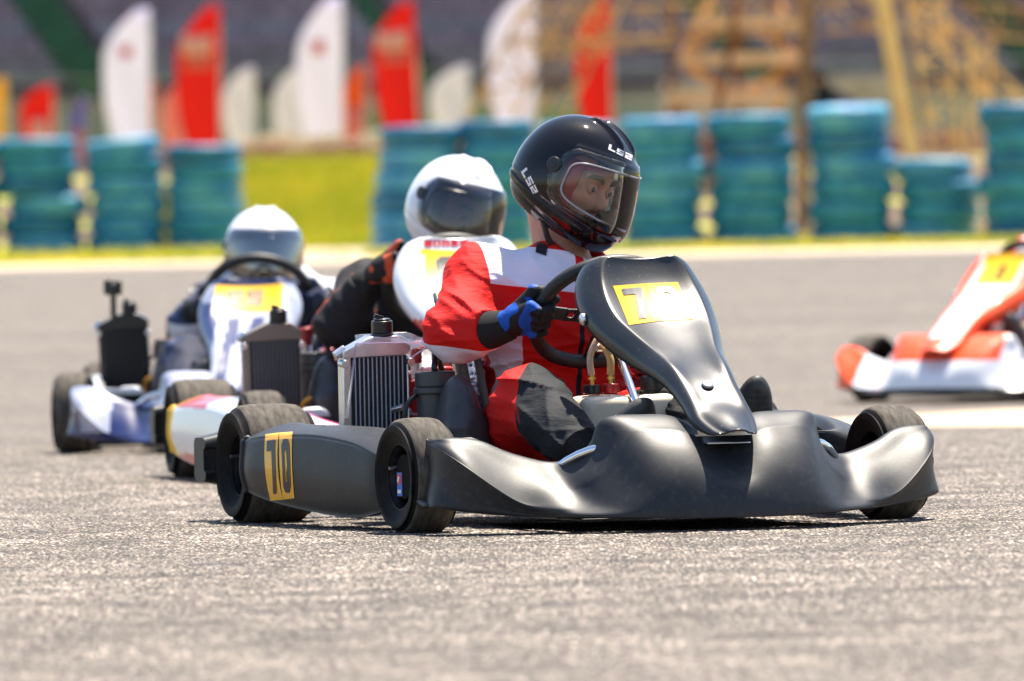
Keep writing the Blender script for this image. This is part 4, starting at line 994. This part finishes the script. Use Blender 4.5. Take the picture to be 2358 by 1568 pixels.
def flag(x0, x1, yt, yb, D, m, label, logo=None, lean=0):
    s = F/D; cx = (x0+x1)/2; base = at(cx+lean, 554+1.05*s, D); X0, X1 = (x0-CX)/s, (x1-CX)/s; zt = at(cx, yt, D).z; zb = at(cx, yb, D).z; gzb = gz(D)
    k = root('feather_flag', label, 'flag', loc=((X0+X1)/2, D, gzb), group='feather flags in front of the grandstand')
    w_ = X1-X0; cxw = (X0+X1)/2; H = zt-gzb; hb = zb-gzb
    P = []
    for j in range(15):
        t = j/14; z = hb+(H-hb)*t; r_ = w_/2-.04*(1-t)-.01; tt = max(0, (t-.64)/.36); l_ = -w_/2*(1-.0*t)+w_*.74*tt**1.9+.16*w_*max(0, (.35-t)/.35); lx = lean/s*(1-t)
        P.append([V((l_+(r_-l_)*i/6+lx, .03*math.sin(i*1.1+t*5), z)) for i in range(7)])
    obj('flag_cloth', G().grid(P), m, k, solid=.004)
    obj('flag_pole', G().tube([(w_/2-.04+lean/s, 0, 0), (w_/2-.03+lean/s*.5, 0, H*.5), (w_/2-.01, 0, H*.9), (w_/2-.07, 0, H+.01)], .012, 6), pole_m, k)
    obj('flag_base', G().box((w_/2-.05+lean/s, 0, .02), (.4, .4, .04)), greyp, k, bevel=.01)
    if logo:
        for (t0, t1, u0, u1, mm) in logo:
            Q = []
            for j in range(4):
                t = t0+(t1-t0)*j/3; z = hb+(H-hb)*t; Q.append([V((-w_/2+w_*(u0+(u1-u0)*i/4)+lean/s*(1-t), -.012+.03*math.sin((u0+(u1-u0)*i/4)*6*1.1+t*5), z)) for i in range(5)])
            obj('printed_block', G().grid(Q), mm, k, solid=.002)
lw = [(.66, .80, .12, .80, cloth('print_pink', (.8, .42, .42))), (.56, .65, .18, .8, cloth('print_rose', (.75, .14, .13)))]
lg = [(.66, .74, .35, .6, cloth('print_rose', (.75, .14, .13)))]
flag(-40, 28, 180, 330, 150, fy, 'amber feather flag cut by the left edge of the picture')
flag(56, 138, 197, 340, 150, frd, 'small red feather flag at the far left above the first tyre stack', [(.1, .45, .3, .8, cloth('print_pink', (.8, .42, .42)))])
flag(172, 212, 222, 390, 112, fb, 'narrow violet and red feather flag between the two leftmost stacks', [(-.0, .55, .1, .9, fp)])
flag(250, 362, 22, 345, 140, fw, 'tall white feather flag on the left with a small red emblem', lg)
flag(322, 372, 185, 330, 152, fo_, 'orange feather flag peeping out behind the leftmost tall white flag')
flag(418, 524, 14, 345, 140, frd, 'tall red feather flag left of the grassy gap', lw)
flag(384, 432, 195, 345, 151, fp, 'pink red feather flag behind the left tall red flag')
flag(524, 600, 156, 345, 148, fg, 'small pale feather flag right of the left tall red flag')
flag(640, 708, 158, 345, 148, fg, 'small pale feather flag left of the middle tall white flag')
flag(694, 806, -8, 380, 138, fw, 'tallest white feather flag above the grassy gap', lg)
flag(800, 856, 150, 345, 149, fo_, 'small orange feather flag between the tall white and the tall red flag', [(.05, .5, .2, .8, fp)])
flag(864, 970, 4, 330, 140, frd, 'tall red feather flag right of the grassy gap', lw, lean=18)
flag(930, 978, 150, 330, 149, fy, 'small amber feather flag behind the foot of the right tall red flag')
flag(1000, 1094, 152, 320, 148, fg, 'small cream feather flag above the stacks left of the black helmet')
flag(1136, 1250, -22, 330, 140, fw, 'white feather flag seen through the rusty lattice')
flag(1334, 1422, -14, 330, 138, frd, 'red feather flag seen through the lattice above the black helmet', None, lean=8)
brickm = mat('faded_red_blocks', (.32, .13, .10), .9, c2=(.45, .24, .19), scale=4)
g = G()
for i in range(40): g.box((-7+i*.36, 113, gz(113)+.08), (.34, .3, .42+.05*(i % 3)))
tag(obj('block_barrier', g, brickm, bevel=.02), 'low faded red block barrier on top of the grass bank', 'barrier')
g = G()
rd = random.Random(3)
for i in range(16):
    x = -3.4+i*.17+rd.uniform(-.05, .05); g.box((x, 119, gz(119)+.15), (.15, .15, .55+rd.uniform(0, .25)), (0, 0, rd.random()))
tag(obj('pallet_boxes', g, mat('pale_boxes', (.6, .42, .34), .8, c2=(.75, .6, .52), scale=2), bevel=.01), 'row of pale pinkish boxes behind the red block barrier', 'boxes')
fence = root('fence', 'long blue grey banner fence on a rail in front of the grandstand', 'fence', loc=(0, 175, gz(175)))
meshm = mat('banner_mesh', (.13, .15, .19), .7, c2=(.24, .26, .31), scale=.8); meshg = mat('green_mesh', (.12, .2, .14), .7)
for i in range(16):
    x = -12+i*1.6
    obj('fence_panel', G().box((x, 0, .85), (1.5, .03, 1.5)), meshg if i in (6, 7, 8) else meshm, fence, bevel=.01)
    obj('fence_post', G().cyl((x-.8, 0, 0), (x-.8, 0, 2.4), .022), greyp, fence)
obj('fence_rail', G().cyl((-13, 0, 1.7), (13, 0, 1.7), .025).cyl((-13, 0, 2.38), (13, 0, 2.38), .015), greyp, fence)

# ------------------------------------------------------------------ grandstand
GS = root('grandstand', 'wide grandstand of dark grey violet seat rows with green stairs', 'grandstand', loc=(0, 200, 0), rz=R(22))
conc2 = mat('stand_concrete', (.10, .08, .095), .8, c2=(.15, .12, .135), scale=.8)
seatg = mat('stand_seats', (.12, .085, .11), .5, c2=(.23, .17, .20), scale=2.2); seatg2 = mat('stand_seats_blue', (.12, .11, .14), .5, c2=(.2, .185, .22), scale=2.5)
green = mat('green_stairs', (.008, .05, .025), .6, c2=(.02, .09, .045), scale=2)
H0 = 3.9; rise, run = .36, .72
stw_ = [(-9.6, 1.1), (-1.9, .6), (6.2, .8), (13.5, .9)]
for r_ in range(16):
    g = G().box((0, r_*run+run/2, H0+r_*rise/2), (70, run, H0*0+rise*r_+.3)) ; obj('seating_step', g, conc2, GS, smooth=False)
    g = G(); x = -34.0
    while x < 34:
        if not any(abs(x-(a)) < b/2+.2 for a, b in stw_):
            g.box((x, r_*run+.35, H0+r_*rise+.35), (.42, .36, .05)); g.box((x, r_*run+.55, H0+r_*rise+.55), (.42, .05, .36), (-.2, 0, 0))
        elif len(g.v): obj('seat_row', g, seatg if r_ % 3 else seatg2, GS, smooth=False); g = G()
        x += .5
    obj('seat_row', g, seatg if r_ % 3 else seatg2, GS, smooth=False)
for a, b in stw_:
    g = G()
    for r_ in range(32): g.box((a, r_*run/2+.15, H0+r_*rise/2+.22), (b, run/2, .22))
    obj('staircase', g, green, GS, smooth=False)
obj('front_wall', G().box((0, -.1, H0/2), (70, .2, H0)), mat('stand_wall', (.12, .12, .13), .8, c2=(.2, .19, .2), scale=.6), GS, smooth=False)
obj('guard_rail', G().box((0, -.25, H0+.55), (70, .04, .05)).box((0, -.25, H0+.95), (70, .04, .05)), green, GS, smooth=False)

# ------------------------------------------------------------------ rusty lattice work
rust = mat('rusty_tan_steel', (.92, .58, .24), .6, c2=(.34, .15, .05), scale=3); rust2 = mat('brown_rust', (.24, .075, .02), .7, c2=(.14, .05, .02), scale=4)
ochre = mat('ochre_paint', (1, .68, .24), .45, c2=(.9, .5, .15), scale=2.5); tan = mat('tan_planks', (.9, .56, .3), .6, c2=(.7, .4, .2), scale=3)
def lattice(name, p0, p1, D, wpx, m, label, n=7, dep=.16, th=.05, cat='lattice beam', taper=1.0):
    n = max(3, round(n*.75)); th *= .75; dep = .06
    A = at(*p0, D); B = at(*p1, D); d = (B-A); Ln = d.length; z = d.normalized(); y = V((0, 1, 0)); x = y.cross(z).normalized(); w_ = wpx/(F/D)
    k = root(name, label, cat, loc=A); O_ = V((0, 0, 0))
    def P(sx, sy, t): q = 1+(taper-1)*t; return z*(Ln*t)+x*(sx*w_/2*q)+y*(sy*dep/2)
    for sx in (-1, 1):
        for sy in (-1, 1): obj('chord', G().bar(P(sx, sy, 0), P(sx, sy, 1), th), m, k, smooth=False)
    for i in range(n):
        t0, t1 = i/n, (i+1)/n; s = 1 if i % 2 else -1
        g = G()
        g.bar(P(s, -1, t0), P(-s, -1, t1), th*.85, th*.5); g.bar(P(-1, 1, t0), P(1, 1, t0), th*.6)
        for sx in (-1, 1): g.bar(P(sx, -s, t0), P(sx, s, t1), th*.4)
        obj('brace', g, m, k, smooth=False)
    return k
lattice('lattice_girder', (1090, 345), (1300, -60), 100, 95, rust, 'rusty leaning lattice girder left of the black helmet', 9, th=.06)
lattice('lattice_girder', (1215, 360), (1420, -40), 97, 70, rust, 'second rusty lattice girder leaning across the white and red flags', 9, th=.05)
lattice('lattice_girder', (1200, 62), (2060, 28), 99, 74, rust, 'brown horizontal lattice girder along the top of the picture', 16, th=.055)
lattice('lattice_girder', (1230, 115), (1560, 90), 101, 26, rust, 'thin horizontal girder below the brown one, crossing the red flag', 10, th=.035)
lattice('lattice_mast', (2185, 380), (2125, -40), 98, 66, ochre, 'ochre lattice mast between the bright column and the right edge', 9, th=.055, cat='lattice mast', taper=1.25)
lattice('lattice_mast', (2250, 385), (2262, 90), 96, 44, ochre, 'narrow ochre lattice mast standing right above the low tyre stack', 7, th=.05, cat='lattice mast')
lattice('lattice_girder', (2130, 35), (2420, 330), 99, 60, ochre, 'ochre lattice girder sloping down to the right edge', 8, th=.05)
lattice('lattice_girder', (1990, 20), (2420, 60), 100, 70, rust, 'tan lattice girder at the top right corner', 9, th=.05)
def post(name, pts, D, wpx, m, label, cat='post'):
    P_ = [at(*p, D) for p in pts]; P_[-1] = V((P_[-1].x, P_[-1].y, gz(D))); w_ = wpx/(F/D); k = root(name, label, cat, loc=P_[-1]); base = P_[-1]
    g = G()
    for a, b in zip(P_[:-1], P_[1:]): g.bar(a-base, b-base, w_, w_*.8)
    obj('column', g, m, k, smooth=False, bevel=.01); obj('foot_plate', G().box((0, 0, .03), (w_*1.8, w_*1.8, .05)), m, k, bevel=.005); return k
post('steel_post', [(1700, -30), (1678, 130), (1635, 340), (1625, 400)], 96, 17, rust2, 'thin rust brown post bending between two tyre stacks')
post('steel_post', [(1862, -30), (1850, 300), (1848, 540)], 84, 30, mat('brown_post', (.30, .16, .06), .6, c2=(.2, .1, .04), scale=3), 'thick brown post rising between the straight and the bulging tyre stack')
post('steel_column', [(2028, -30), (2062, 150), (2118, 420)], 95, 38, ochre, 'bright ochre leaning column above the right tyre stacks', 'column')
sf = root('scaffold_stair', 'tan plank scaffold with crossed braces left of the thick brown post', 'scaffold', loc=at(1700, 330, 103))
b0 = at(1700, 330, 103)
for (xa, xb, yy) in ((1589, 1844, 50), (1564, 1839, 136), (1539, 1824, 226)):
    obj('plank', G().bar(at(xa, yy, 103)-b0, at(xb, yy-4, 103)-b0, .9, .13) if 0 else G().box((at(xa, yy, 103)+at(xb, yy, 103))/2-b0, ((xb-xa)/201, .5, .14)), tan, sf, smooth=False)
for a, b in (((1580, 150), (1700, 226)), ((1700, 226), (1830, 150)), ((1740, 60), (1840, 136)), ((1580, 136), (1660, 50)), ((1700, 0), (1700, 330)), ((1800, 0), (1790, 330)), ((1560, 226), (1600, 330)), ((1570, 136), (1640, -10))):
    obj('brace', G().bar(at(*a, 103.3)-b0, at(*b, 103.3)-b0, .09), rust if a != (1700, 0) else rust2, sf, smooth=False)
for x_ in (1545, 1842): obj('upright', G().bar(at(x_, -20, 103.2)-b0, V((at(x_, 300, 103.2).x, 103.2, gz(103)))-b0, .08), rust2, sf, smooth=False)
# clutter of hoardings seen through the lattice
for x_, y_, w_, c_, lb in ((3.6, 152, 2.0, (.44, .34, .38), 'pinkish hoarding behind the plank scaffold'), (6.0, 151, 1.5, (.36, .29, .31), 'brownish hoarding behind the bright ochre column')):
    h_ = root('hoarding', lb, 'hoarding', loc=(x_, y_, gz(y_))); obj('hoarding_board', G().box((0, 0, 1.05), (w_, .05, 1.3)), mat('board_'+lb.split()[0], c_, .7, c2=tuple(q*.6 for q in c_), scale=2.5), h_, bevel=.01)
    obj('hoarding_leg', G().box((-w_/2+.05, .05, .5), (.06, .06, 1)), greyp, h_, bevel=.005); obj('hoarding_leg', G().box((w_/2-.05, .05, .5), (.06, .06, 1)), greyp, h_, bevel=.005)
# bystander bending behind the tyres
bp_ = at(1885, 330, 88); zg = gz(88)
sc88 = 1.0
def man(P):
    d = smin(cap(P, (0, 0, .95), (-.05, -.1, 1.35), .15, .17), cap(P, (-.05, -.1, 1.35), (-.16, -.2, 1.52), .09, .07), .08)
    for s in (-1, 1):
        d = smin(d, smin(cap(P, (s*.1, 0, .92), (s*.13, -.05, .5), .10, .075), cap(P, (s*.13, -.05, .5), (s*.13, .05, .06), .07, .05), .03), .05)
        d = smin(d, cap(P, (s*.13, .05, .05), (s*.13, -.12, .04), .05, .04), .03)
        d = smin(d, smin(cap(P, (-.05+s*.19, -.1, 1.36), (-.08+s*.27, -.22, 1.12), .065, .05), cap(P, (-.08+s*.27, -.22, 1.12), (-.12+s*.12, -.42, 1.02), .048, .035), .02), .05)
        for i in range(4): d = smin(d, cap(P, (-.12+s*.12, -.42, 1.02), (-.15+s*.12+i*.02, -.50, 1.0-.01*i), .016, .009), .012)
        d = smin(d, cap(P, (-.12+s*.10, -.42, 1.02), (-.12+s*.05, -.46, 1.03), .014, .010), .012)
    hd = smin(ell(P, (-.22, -.26, 1.62), (.08, .095, .115)), cap(P, (-.25, -.355, 1.61), (-.25, -.37, 1.58), .01, .014), .02)
    return smin(d, hd, .03)
by = root('person', 'bystander in black clothes bending forward behind the thick brown post', 'person', loc=(bp_.x+.16, 88, zg-.22)); by.rotation_euler = (0, 0, R(10))
me = nets(man, (-.5, -.6, -.02), (.5, .3, 1.78), .018, 'body', {'hd': lambda P: np.where((P[2] > 1.54) & (P[2] < 1.6) & (P[1] < -.33), .01, -.01), 'hn': lambda P: np.where(P[1] < -.41, .01, -.01)})
obj('body', me, zoned('bystander_clothes', (.012, .012, .016), [('hd', (.4, .22, .15)), ('hn', (.4, .22, .15))], .8), by)
obj('hair', nets(lambda P: smax(ell(P, (-.22, -.245, 1.645), (.09, .10, .115)), (P[1]+.30)*-1-0*P[0], .01)*1.0, (-.35, -.4, 1.5), (-.1, -.1, 1.8), .012, 'hair'), hairm, by)
# ------------------------------------------------------------------ the near kart, number seventy
k0, fo0, po0, sr0 = kart(M0, 'matte black racing kart with yellow number 70 leading in the foreground', dict(near=True, fairing=black_pl, panel=mat('panel_plastic', (.014, .0155, .018), .30, c2=(.09, .09, .09), scale=160, detail=2, lo=.66, hi=.76, bump=.0001, bscale=120, spec=.6), pod=black_pl))
M0i = M0.inverted()
tp = bvh(po0, M0); ts = bvh(sr0, M0); tf = bvh(fo0, M0)
def digits(name, quads, tree, parent, ft=6, bow=(0, 0), marks='70'):
    for (q, ch, b) in zip(quads, marks, bow):
        lay('yellow_square', [dense(warp(q, [[(0, 0), (1, 0), (1, 1), (0, 1)]], b)[0]) if not b else warp(q, [dense([(0, 0), (1, 0), (1, 1), (0, 1)], 6)], b)[0]], pxray, tree, M0i, yel, parent, .0012, ft)
        lay('digit', warp(q, [[(.2+.62*x, .10+.80*y) for x, y in p] for p in GL[ch]], b), pxray, tree, M0i, inkm, parent, .0026, ft)
digits('n', [((1411, 659), (1487, 653), (1515, 740), (1448, 749)), ((1488, 653), (1561, 650), (1596, 736), (1516, 740))], tp, po0, marks='70')
digits('n', [((612, 1001), (643, 997), (652, 1150), (624, 1153)), ((644, 997), (674, 995), (679, 1147), (652, 1150))], ts, sr0, bow=(7, 3), marks='70')
# crack in the pod sticker
g = G().tube([K(662, 1012, -.0)*0+M0i @ (ts.ray_cast(CAM, ray(*p).normalized())[0]-ray(*p).normalized()*.004) for p in ((656, 1020), (662, 1062), (660, 1100), (668, 1118), (664, 1135))], .0012, 6, smooth=3)
obj('cable_tie', g, inkm, sr0)
for (x, y, t_, par, r_) in ((1345, 735, tp, po0, .0135), (1629, 889, tp, po0, .0135), (1652, 716, tp, po0, .010)):
    d = ray(x, y).normalized(); h_, n_, _, _ = t_.ray_cast(CAM, d)
    if h_ is None: continue
    if n_.dot(d) > 0: n_ = -n_
    R3 = M0i.to_3x3(); p = M0i @ h_; n2 = (R3 @ n_).normalized()
    obj('washer', G().cyl(p, p+n2*.003, r_*1.12, r_*1.05, 24), blk2, par); g = G().lathe([(r_, .003), (r_*.95, .007), (r_*.6, .0095), (r_*.25, .010), (r_*.22, .008), (0, .008)], p, n2, 24); obj('bolt', g, alu, par)

glass = bpy.data.materials.new('visor_glass'); glass.use_nodes = True
def mk_glass(m, tint, mixf, rough=.02):
    nt = m.node_tree; N = nt.nodes; N.clear(); o = N.new('ShaderNodeOutputMaterial'); t = N.new('ShaderNodeBsdfTransparent'); t.inputs[0].default_value = (*tint, 1)
    g_ = N.new('ShaderNodeBsdfGlossy'); g_.inputs['Roughness'].default_value = rough; mx = N.new('ShaderNodeMixShader'); fr_ = N.new('ShaderNodeFresnel'); fr_.inputs[0].default_value = 1.5
    ad = N.new('ShaderNodeMath'); ad.operation = 'ADD'; ad.inputs[1].default_value = mixf; nt.links.new(fr_.outputs[0], ad.inputs[0]); nt.links.new(ad.outputs[0], mx.inputs[0])
    nt.links.new(t.outputs[0], mx.inputs[1]); nt.links.new(g_.outputs[0], mx.inputs[2]); nt.links.new(mx.outputs[0], o.inputs[0])
mk_glass(glass, (.95, .93, .92), .0)
smoke = bpy.data.materials.new('smoked_visor'); smoke.use_nodes = True; mk_glass(smoke, (.62, .60, .62), .03)
mirror = bpy.data.materials.new('blue_visor'); mirror.use_nodes = True; mk_glass(mirror, (.10, .14, .2), .25)
suit_red = zoned('suit_red', (.60, .009, .007), [('white', (.72, .68, .80)), ('black', (.012, .014, .017))], .75, bump=.012, bscale=15, stretch=(.6, .6, 1.8), dirt=(.8, .75, .76))
gl_blue = zoned('glove_blue', (.008, .075, .40), [('patch', (.012, .012, .014)), ('palm', (.014, .013, .015))], .6, bump=.0012, bscale=150)
hc0 = K(1322, 424, .575)
d0, hb0, fr0, O0 = driver(M0, 'driver of kart 70 in a red and white suit and glossy black helmet', dict(near=True, yaw=R(19), F=(.80, -.46, -.42), U=(.36, -.06, .92), head=tuple(hc0), h=.0045, J=dict(nk=(.005, .605, .592)), collar=(.30, -.42, .86), coff=(.01, .0, -.012), twist=7, hup=.008, hback=-.020,
    suit=suit_red, glove=gl_blue, shell=mat('gloss_black_helmet', (.005, .005, .006), .05, spec=.45), glass=glass, ridge=mat('visor_rim', (.25, .25, .27), .15, coat=.5),
    hR=(-.165, .325, .47), gR=.02))
he, hs, hv, TL_ = hb0
Th = M0 @ TL_; th = bvh(hs, Th); Thi = Th.inverted()
lay('lettering', warp(((1213, 385), (1240, 441), (1228, 447), (1200, 396)), [[(x, y) for x, y in p] for p in word('LS2')]), pxray, th, Thi, whitev, hs, .001, 3)
lay('lettering', warp(((1403, 332), (1456, 358), (1453, 370), (1400, 344)), word('LS2')), pxray, th, Thi, whitev, hs, .001, 3)
su_ = [o for o in d0.children if o.name.startswith('race_suit')][0]; tsu = bvh(su_, M0)
lay('collar_tab', [[(1237, 558), (1262, 565), (1258, 590), (1233, 582)]], pxray, tsu, M0i, inkm, su_, .002, 5)
lay('chest_print', [[(1322, 618), (1336, 615), (1338, 648), (1324, 650)]], pxray, tsu, M0i, inkm, su_, .002, 5)
# ------------------------------------------------------------------ kart two: white and yellow, black suited driver
def kM(px, D, th_, y=0): return Matrix.Translation(V(((px-CX)/(F/D), D, gz(D)))) @ Matrix.Rotation(R(th_), 4, 'Z')
wh = mat('gloss_white', (.72, .73, .76), .25, coat=.6); bl = mat('livery_blue', (.012, .02, .09), .3, coat=.6); rd_ = mat('livery_red', (.6, .02, .03), .3, coat=.6); og = mat('livery_orange', (.85, .075, .008), .4, coat=.15); mg = mat('livery_magenta', (.45, .02, .14), .3, coat=.4); ylw = mat('livery_yellow', (.86, .50, .01), .35, coat=.3); gry = mat('livery_grey', (.25, .26, .30), .35)
bk = blk2
k1, f1_, p1_, s1_ = kart(kM(1075, 24.0, 10), 'racing kart with white and yellow number panel close behind kart 70', dict(fairing=[mg, wh, bk], fair_zone=lambda c: 0, panel=[wh, ylw, bk, rd_], pw=1.2, ph=1.09, fw=1.0, sw=(0, 0, .06),
    panel_zone=lambda c: (1 if .495 < c.z < .625 and abs(c.x) < .108-.15*max(0, .54-c.z) else (3 if c.z < .44 and abs(c.x) > .105 else 0)), pod=[ylw, wh, rd_], pod_zone=lambda c: 0 if c.y > .80 else (2 if (c.z > .205 and c.y > .5) or c.z < .08 else 1), rad=(-.44, .52), radtank=mat('dull_metal', (.2, .17, .15), .45, metal=.7), radtube=mat('dull_fins', (.17, .17, .19), .5)))
cloth_b = zoned('suit_black', (.016, .015, .018), [('white', (.5, .06, .02)), ('black', (.014, .014, .016))], .75, bump=.003, bscale=38)
strip = lambda P: .006-np.abs((P[1]-.47)+.5*(P[2]-.47))-np.where(P[0] > -.15, 1, 0)*1
driver(kM(1075, 24.0, 10), 'driver in a black suit and white helmet behind the red suited driver', dict(yaw=R(10), F=(.55, -.80, -.25), U=(.17, .1, .95), head=tuple(K(1047, 490, .57, kM(1075, 24.0, 10))), h=.011,
    J=dict(nk=(-.03, .60, .555), sR=(-.175, .62, .525), eR=(-.262, .47, .43), wR=(-.205, .40, .54)), gR=.45, sw=(0, 0, .06), attrs={'white': strip}, suit=cloth_b, glove=zoned('glove_dark', (.015, .014, .016), [('patch', (.5, .08, .03))], .7), shell=wh, glass=smoke, lining=blk))
pale = mat('livery_pale_blue', (.36, .38, .48), .3, coat=.3, c2=(.24, .27, .38), scale=9, lo=.5, hi=.6)
# ------------------------------------------------------------------ kart three: blue and white
M3 = kM(573, 28.2, -5)
def z3(c):
    a = abs(c.x)
    if c.z < .075: return 1
    return 1 if (.26 < a < .40 and c.z < .17) or (a > .5 and c.z < .14) else 0
k3, f3_, p3_, s3_ = kart(M3, 'white and dark blue racing kart at the far left with a pale yellow number plate', dict(fairing=[pale, bl], fair_zone=z3, panel=[pale, ylw, bl, gry], pw=1.06, ph=.90, fw=.93, sw=(0, 0, .012),
    panel_zone=lambda c: (2 if c.z > .522 or (c.z < .42 and .02 < abs(c.x) < .055) or (c.z < .47 and c.x < -.085) else (1 if c.z > .435 and abs(c.x) < .108 else 0)), pod=[wh, bl], pod_zone=lambda c: 1 if c.z < .12 else 0, rad=(-.455, .6), radtube=finm, radtank=blk2))
obj('action_camera', G().box((-.505, .6, .52), (.058, .03, .048)).cyl((-.505, .6, .41), (-.505, .6, .50), .010).cyl((-.505, .57, .52), (-.505, .585, .52), .014), blk2, k3, bevel=.005)
cloth_n = zoned('suit_navy', (.03, .045, .11), [('white', (.55, .56, .62)), ('black', (.02, .025, .05))], .75, bump=.003, bscale=38)
driver(M3, 'driver with a round white helmet and blue mirrored visor on the blue and white kart', dict(yaw=R(-5), F=(.22, -.97, -.10), U=(.02, .08, .99), head=tuple(K(606, 590, .57, M3)), h=.011,
    J=dict(nk=(.02, .60, .49), sR=(-.17, .60, .46), sL=(.20, .60, .46), eL=(.27, .47, .40), wL=(.22, .40, .45), eR=(-.24, .47, .40), wR=(-.22, .39, .44)), suit=cloth_n, glove=zoned('glove_navy', (.02, .03, .07), [('patch', (.03, .03, .035))], .7), shell=wh, glass=mirror, lining=blk))
# ------------------------------------------------------------------ kart four: orange and white, at the right edge
M4 = kM(2302, 33.9, -32)
def z4(c):
    a = abs(c.x)
    if c.z < .062: return 2
    if a > .44: return 1
    return 1 if a < .23 and c.z > .165 else 0
k4, f4_, p4_, s4_ = kart(M4, 'orange and white racing kart with yellow plate entering at the right edge', dict(fairing=[wh, og, bk], fair_zone=z4, panel=[wh, ylw, og], pw=1.12, ph=.93,
    panel_zone=lambda c: 2 if abs(c.x) > .062+.040*max(0, min(1, (c.z-.34)/.1)) or c.z < .25 else (1 if c.z > .44 and abs(c.x) < .088 else 0), pod=[og, wh], pod_zone=lambda c: 0 if c.z < .16 else 1, rad=(-.435, .65)))
cloth_o = zoned('suit_orange', (.75, .07, .02), [('white', (.7, .7, .74)), ('black', (.5, .04, .015))], .75, bump=.003, bscale=38)
driver(M4, 'driver in an orange and white suit cut off by the right edge of the picture', dict(yaw=R(-32), F=(-.5, -.84, -.1), U=(0, .05, .99), head=(0, .57, .76), h=.011,
    J=dict(sR=(-.19, .60, .545), sL=(.19, .60, .545), eL=(.28, .48, .42), wL=(.24, .39, .45)), suit=cloth_o, glove=zoned('glove_dark', (.015, .014, .016), [('patch', (.5, .08, .03))], .7), shell=wh, glass=smoke, lining=blk))
# numbers and lettering on the following karts
def front_ray(M):
    Mq = M.to_3x3()
    return lambda x, y: (M @ V((x, -1.5, y)), Mq @ V((0, 1, 0)))
def plate(M, po, text, x0, x1, z0, z1, m, step=.02, name='digit'):
    t_ = bvh(po, M); lay(name, [[(x0+(x1-x0)*x, z0+(z1-z0)*y) for x, y in p] for p in word(text)], front_ray(M), t_, M.inverted(), m, po, .002, step)
MM = kM(1075, 24.0, 10)
plate(MM, p1_, '0', -.075, -.005, .515, .605, inkm); plate(MM, p1_, 'SOBEK', -.10, .02, .633, .650, rd_, name='lettering')
plate(M3, p3_, '22', -.07, .045, .455, .505, mat('dull_ink', (.3, .2, .1), .5)); plate(M4, p4_, '8', 0, 0, 0, 0, inkm) if 0 else plate(M4, p4_, '0', -.015, .02, .46, .51, inkm)
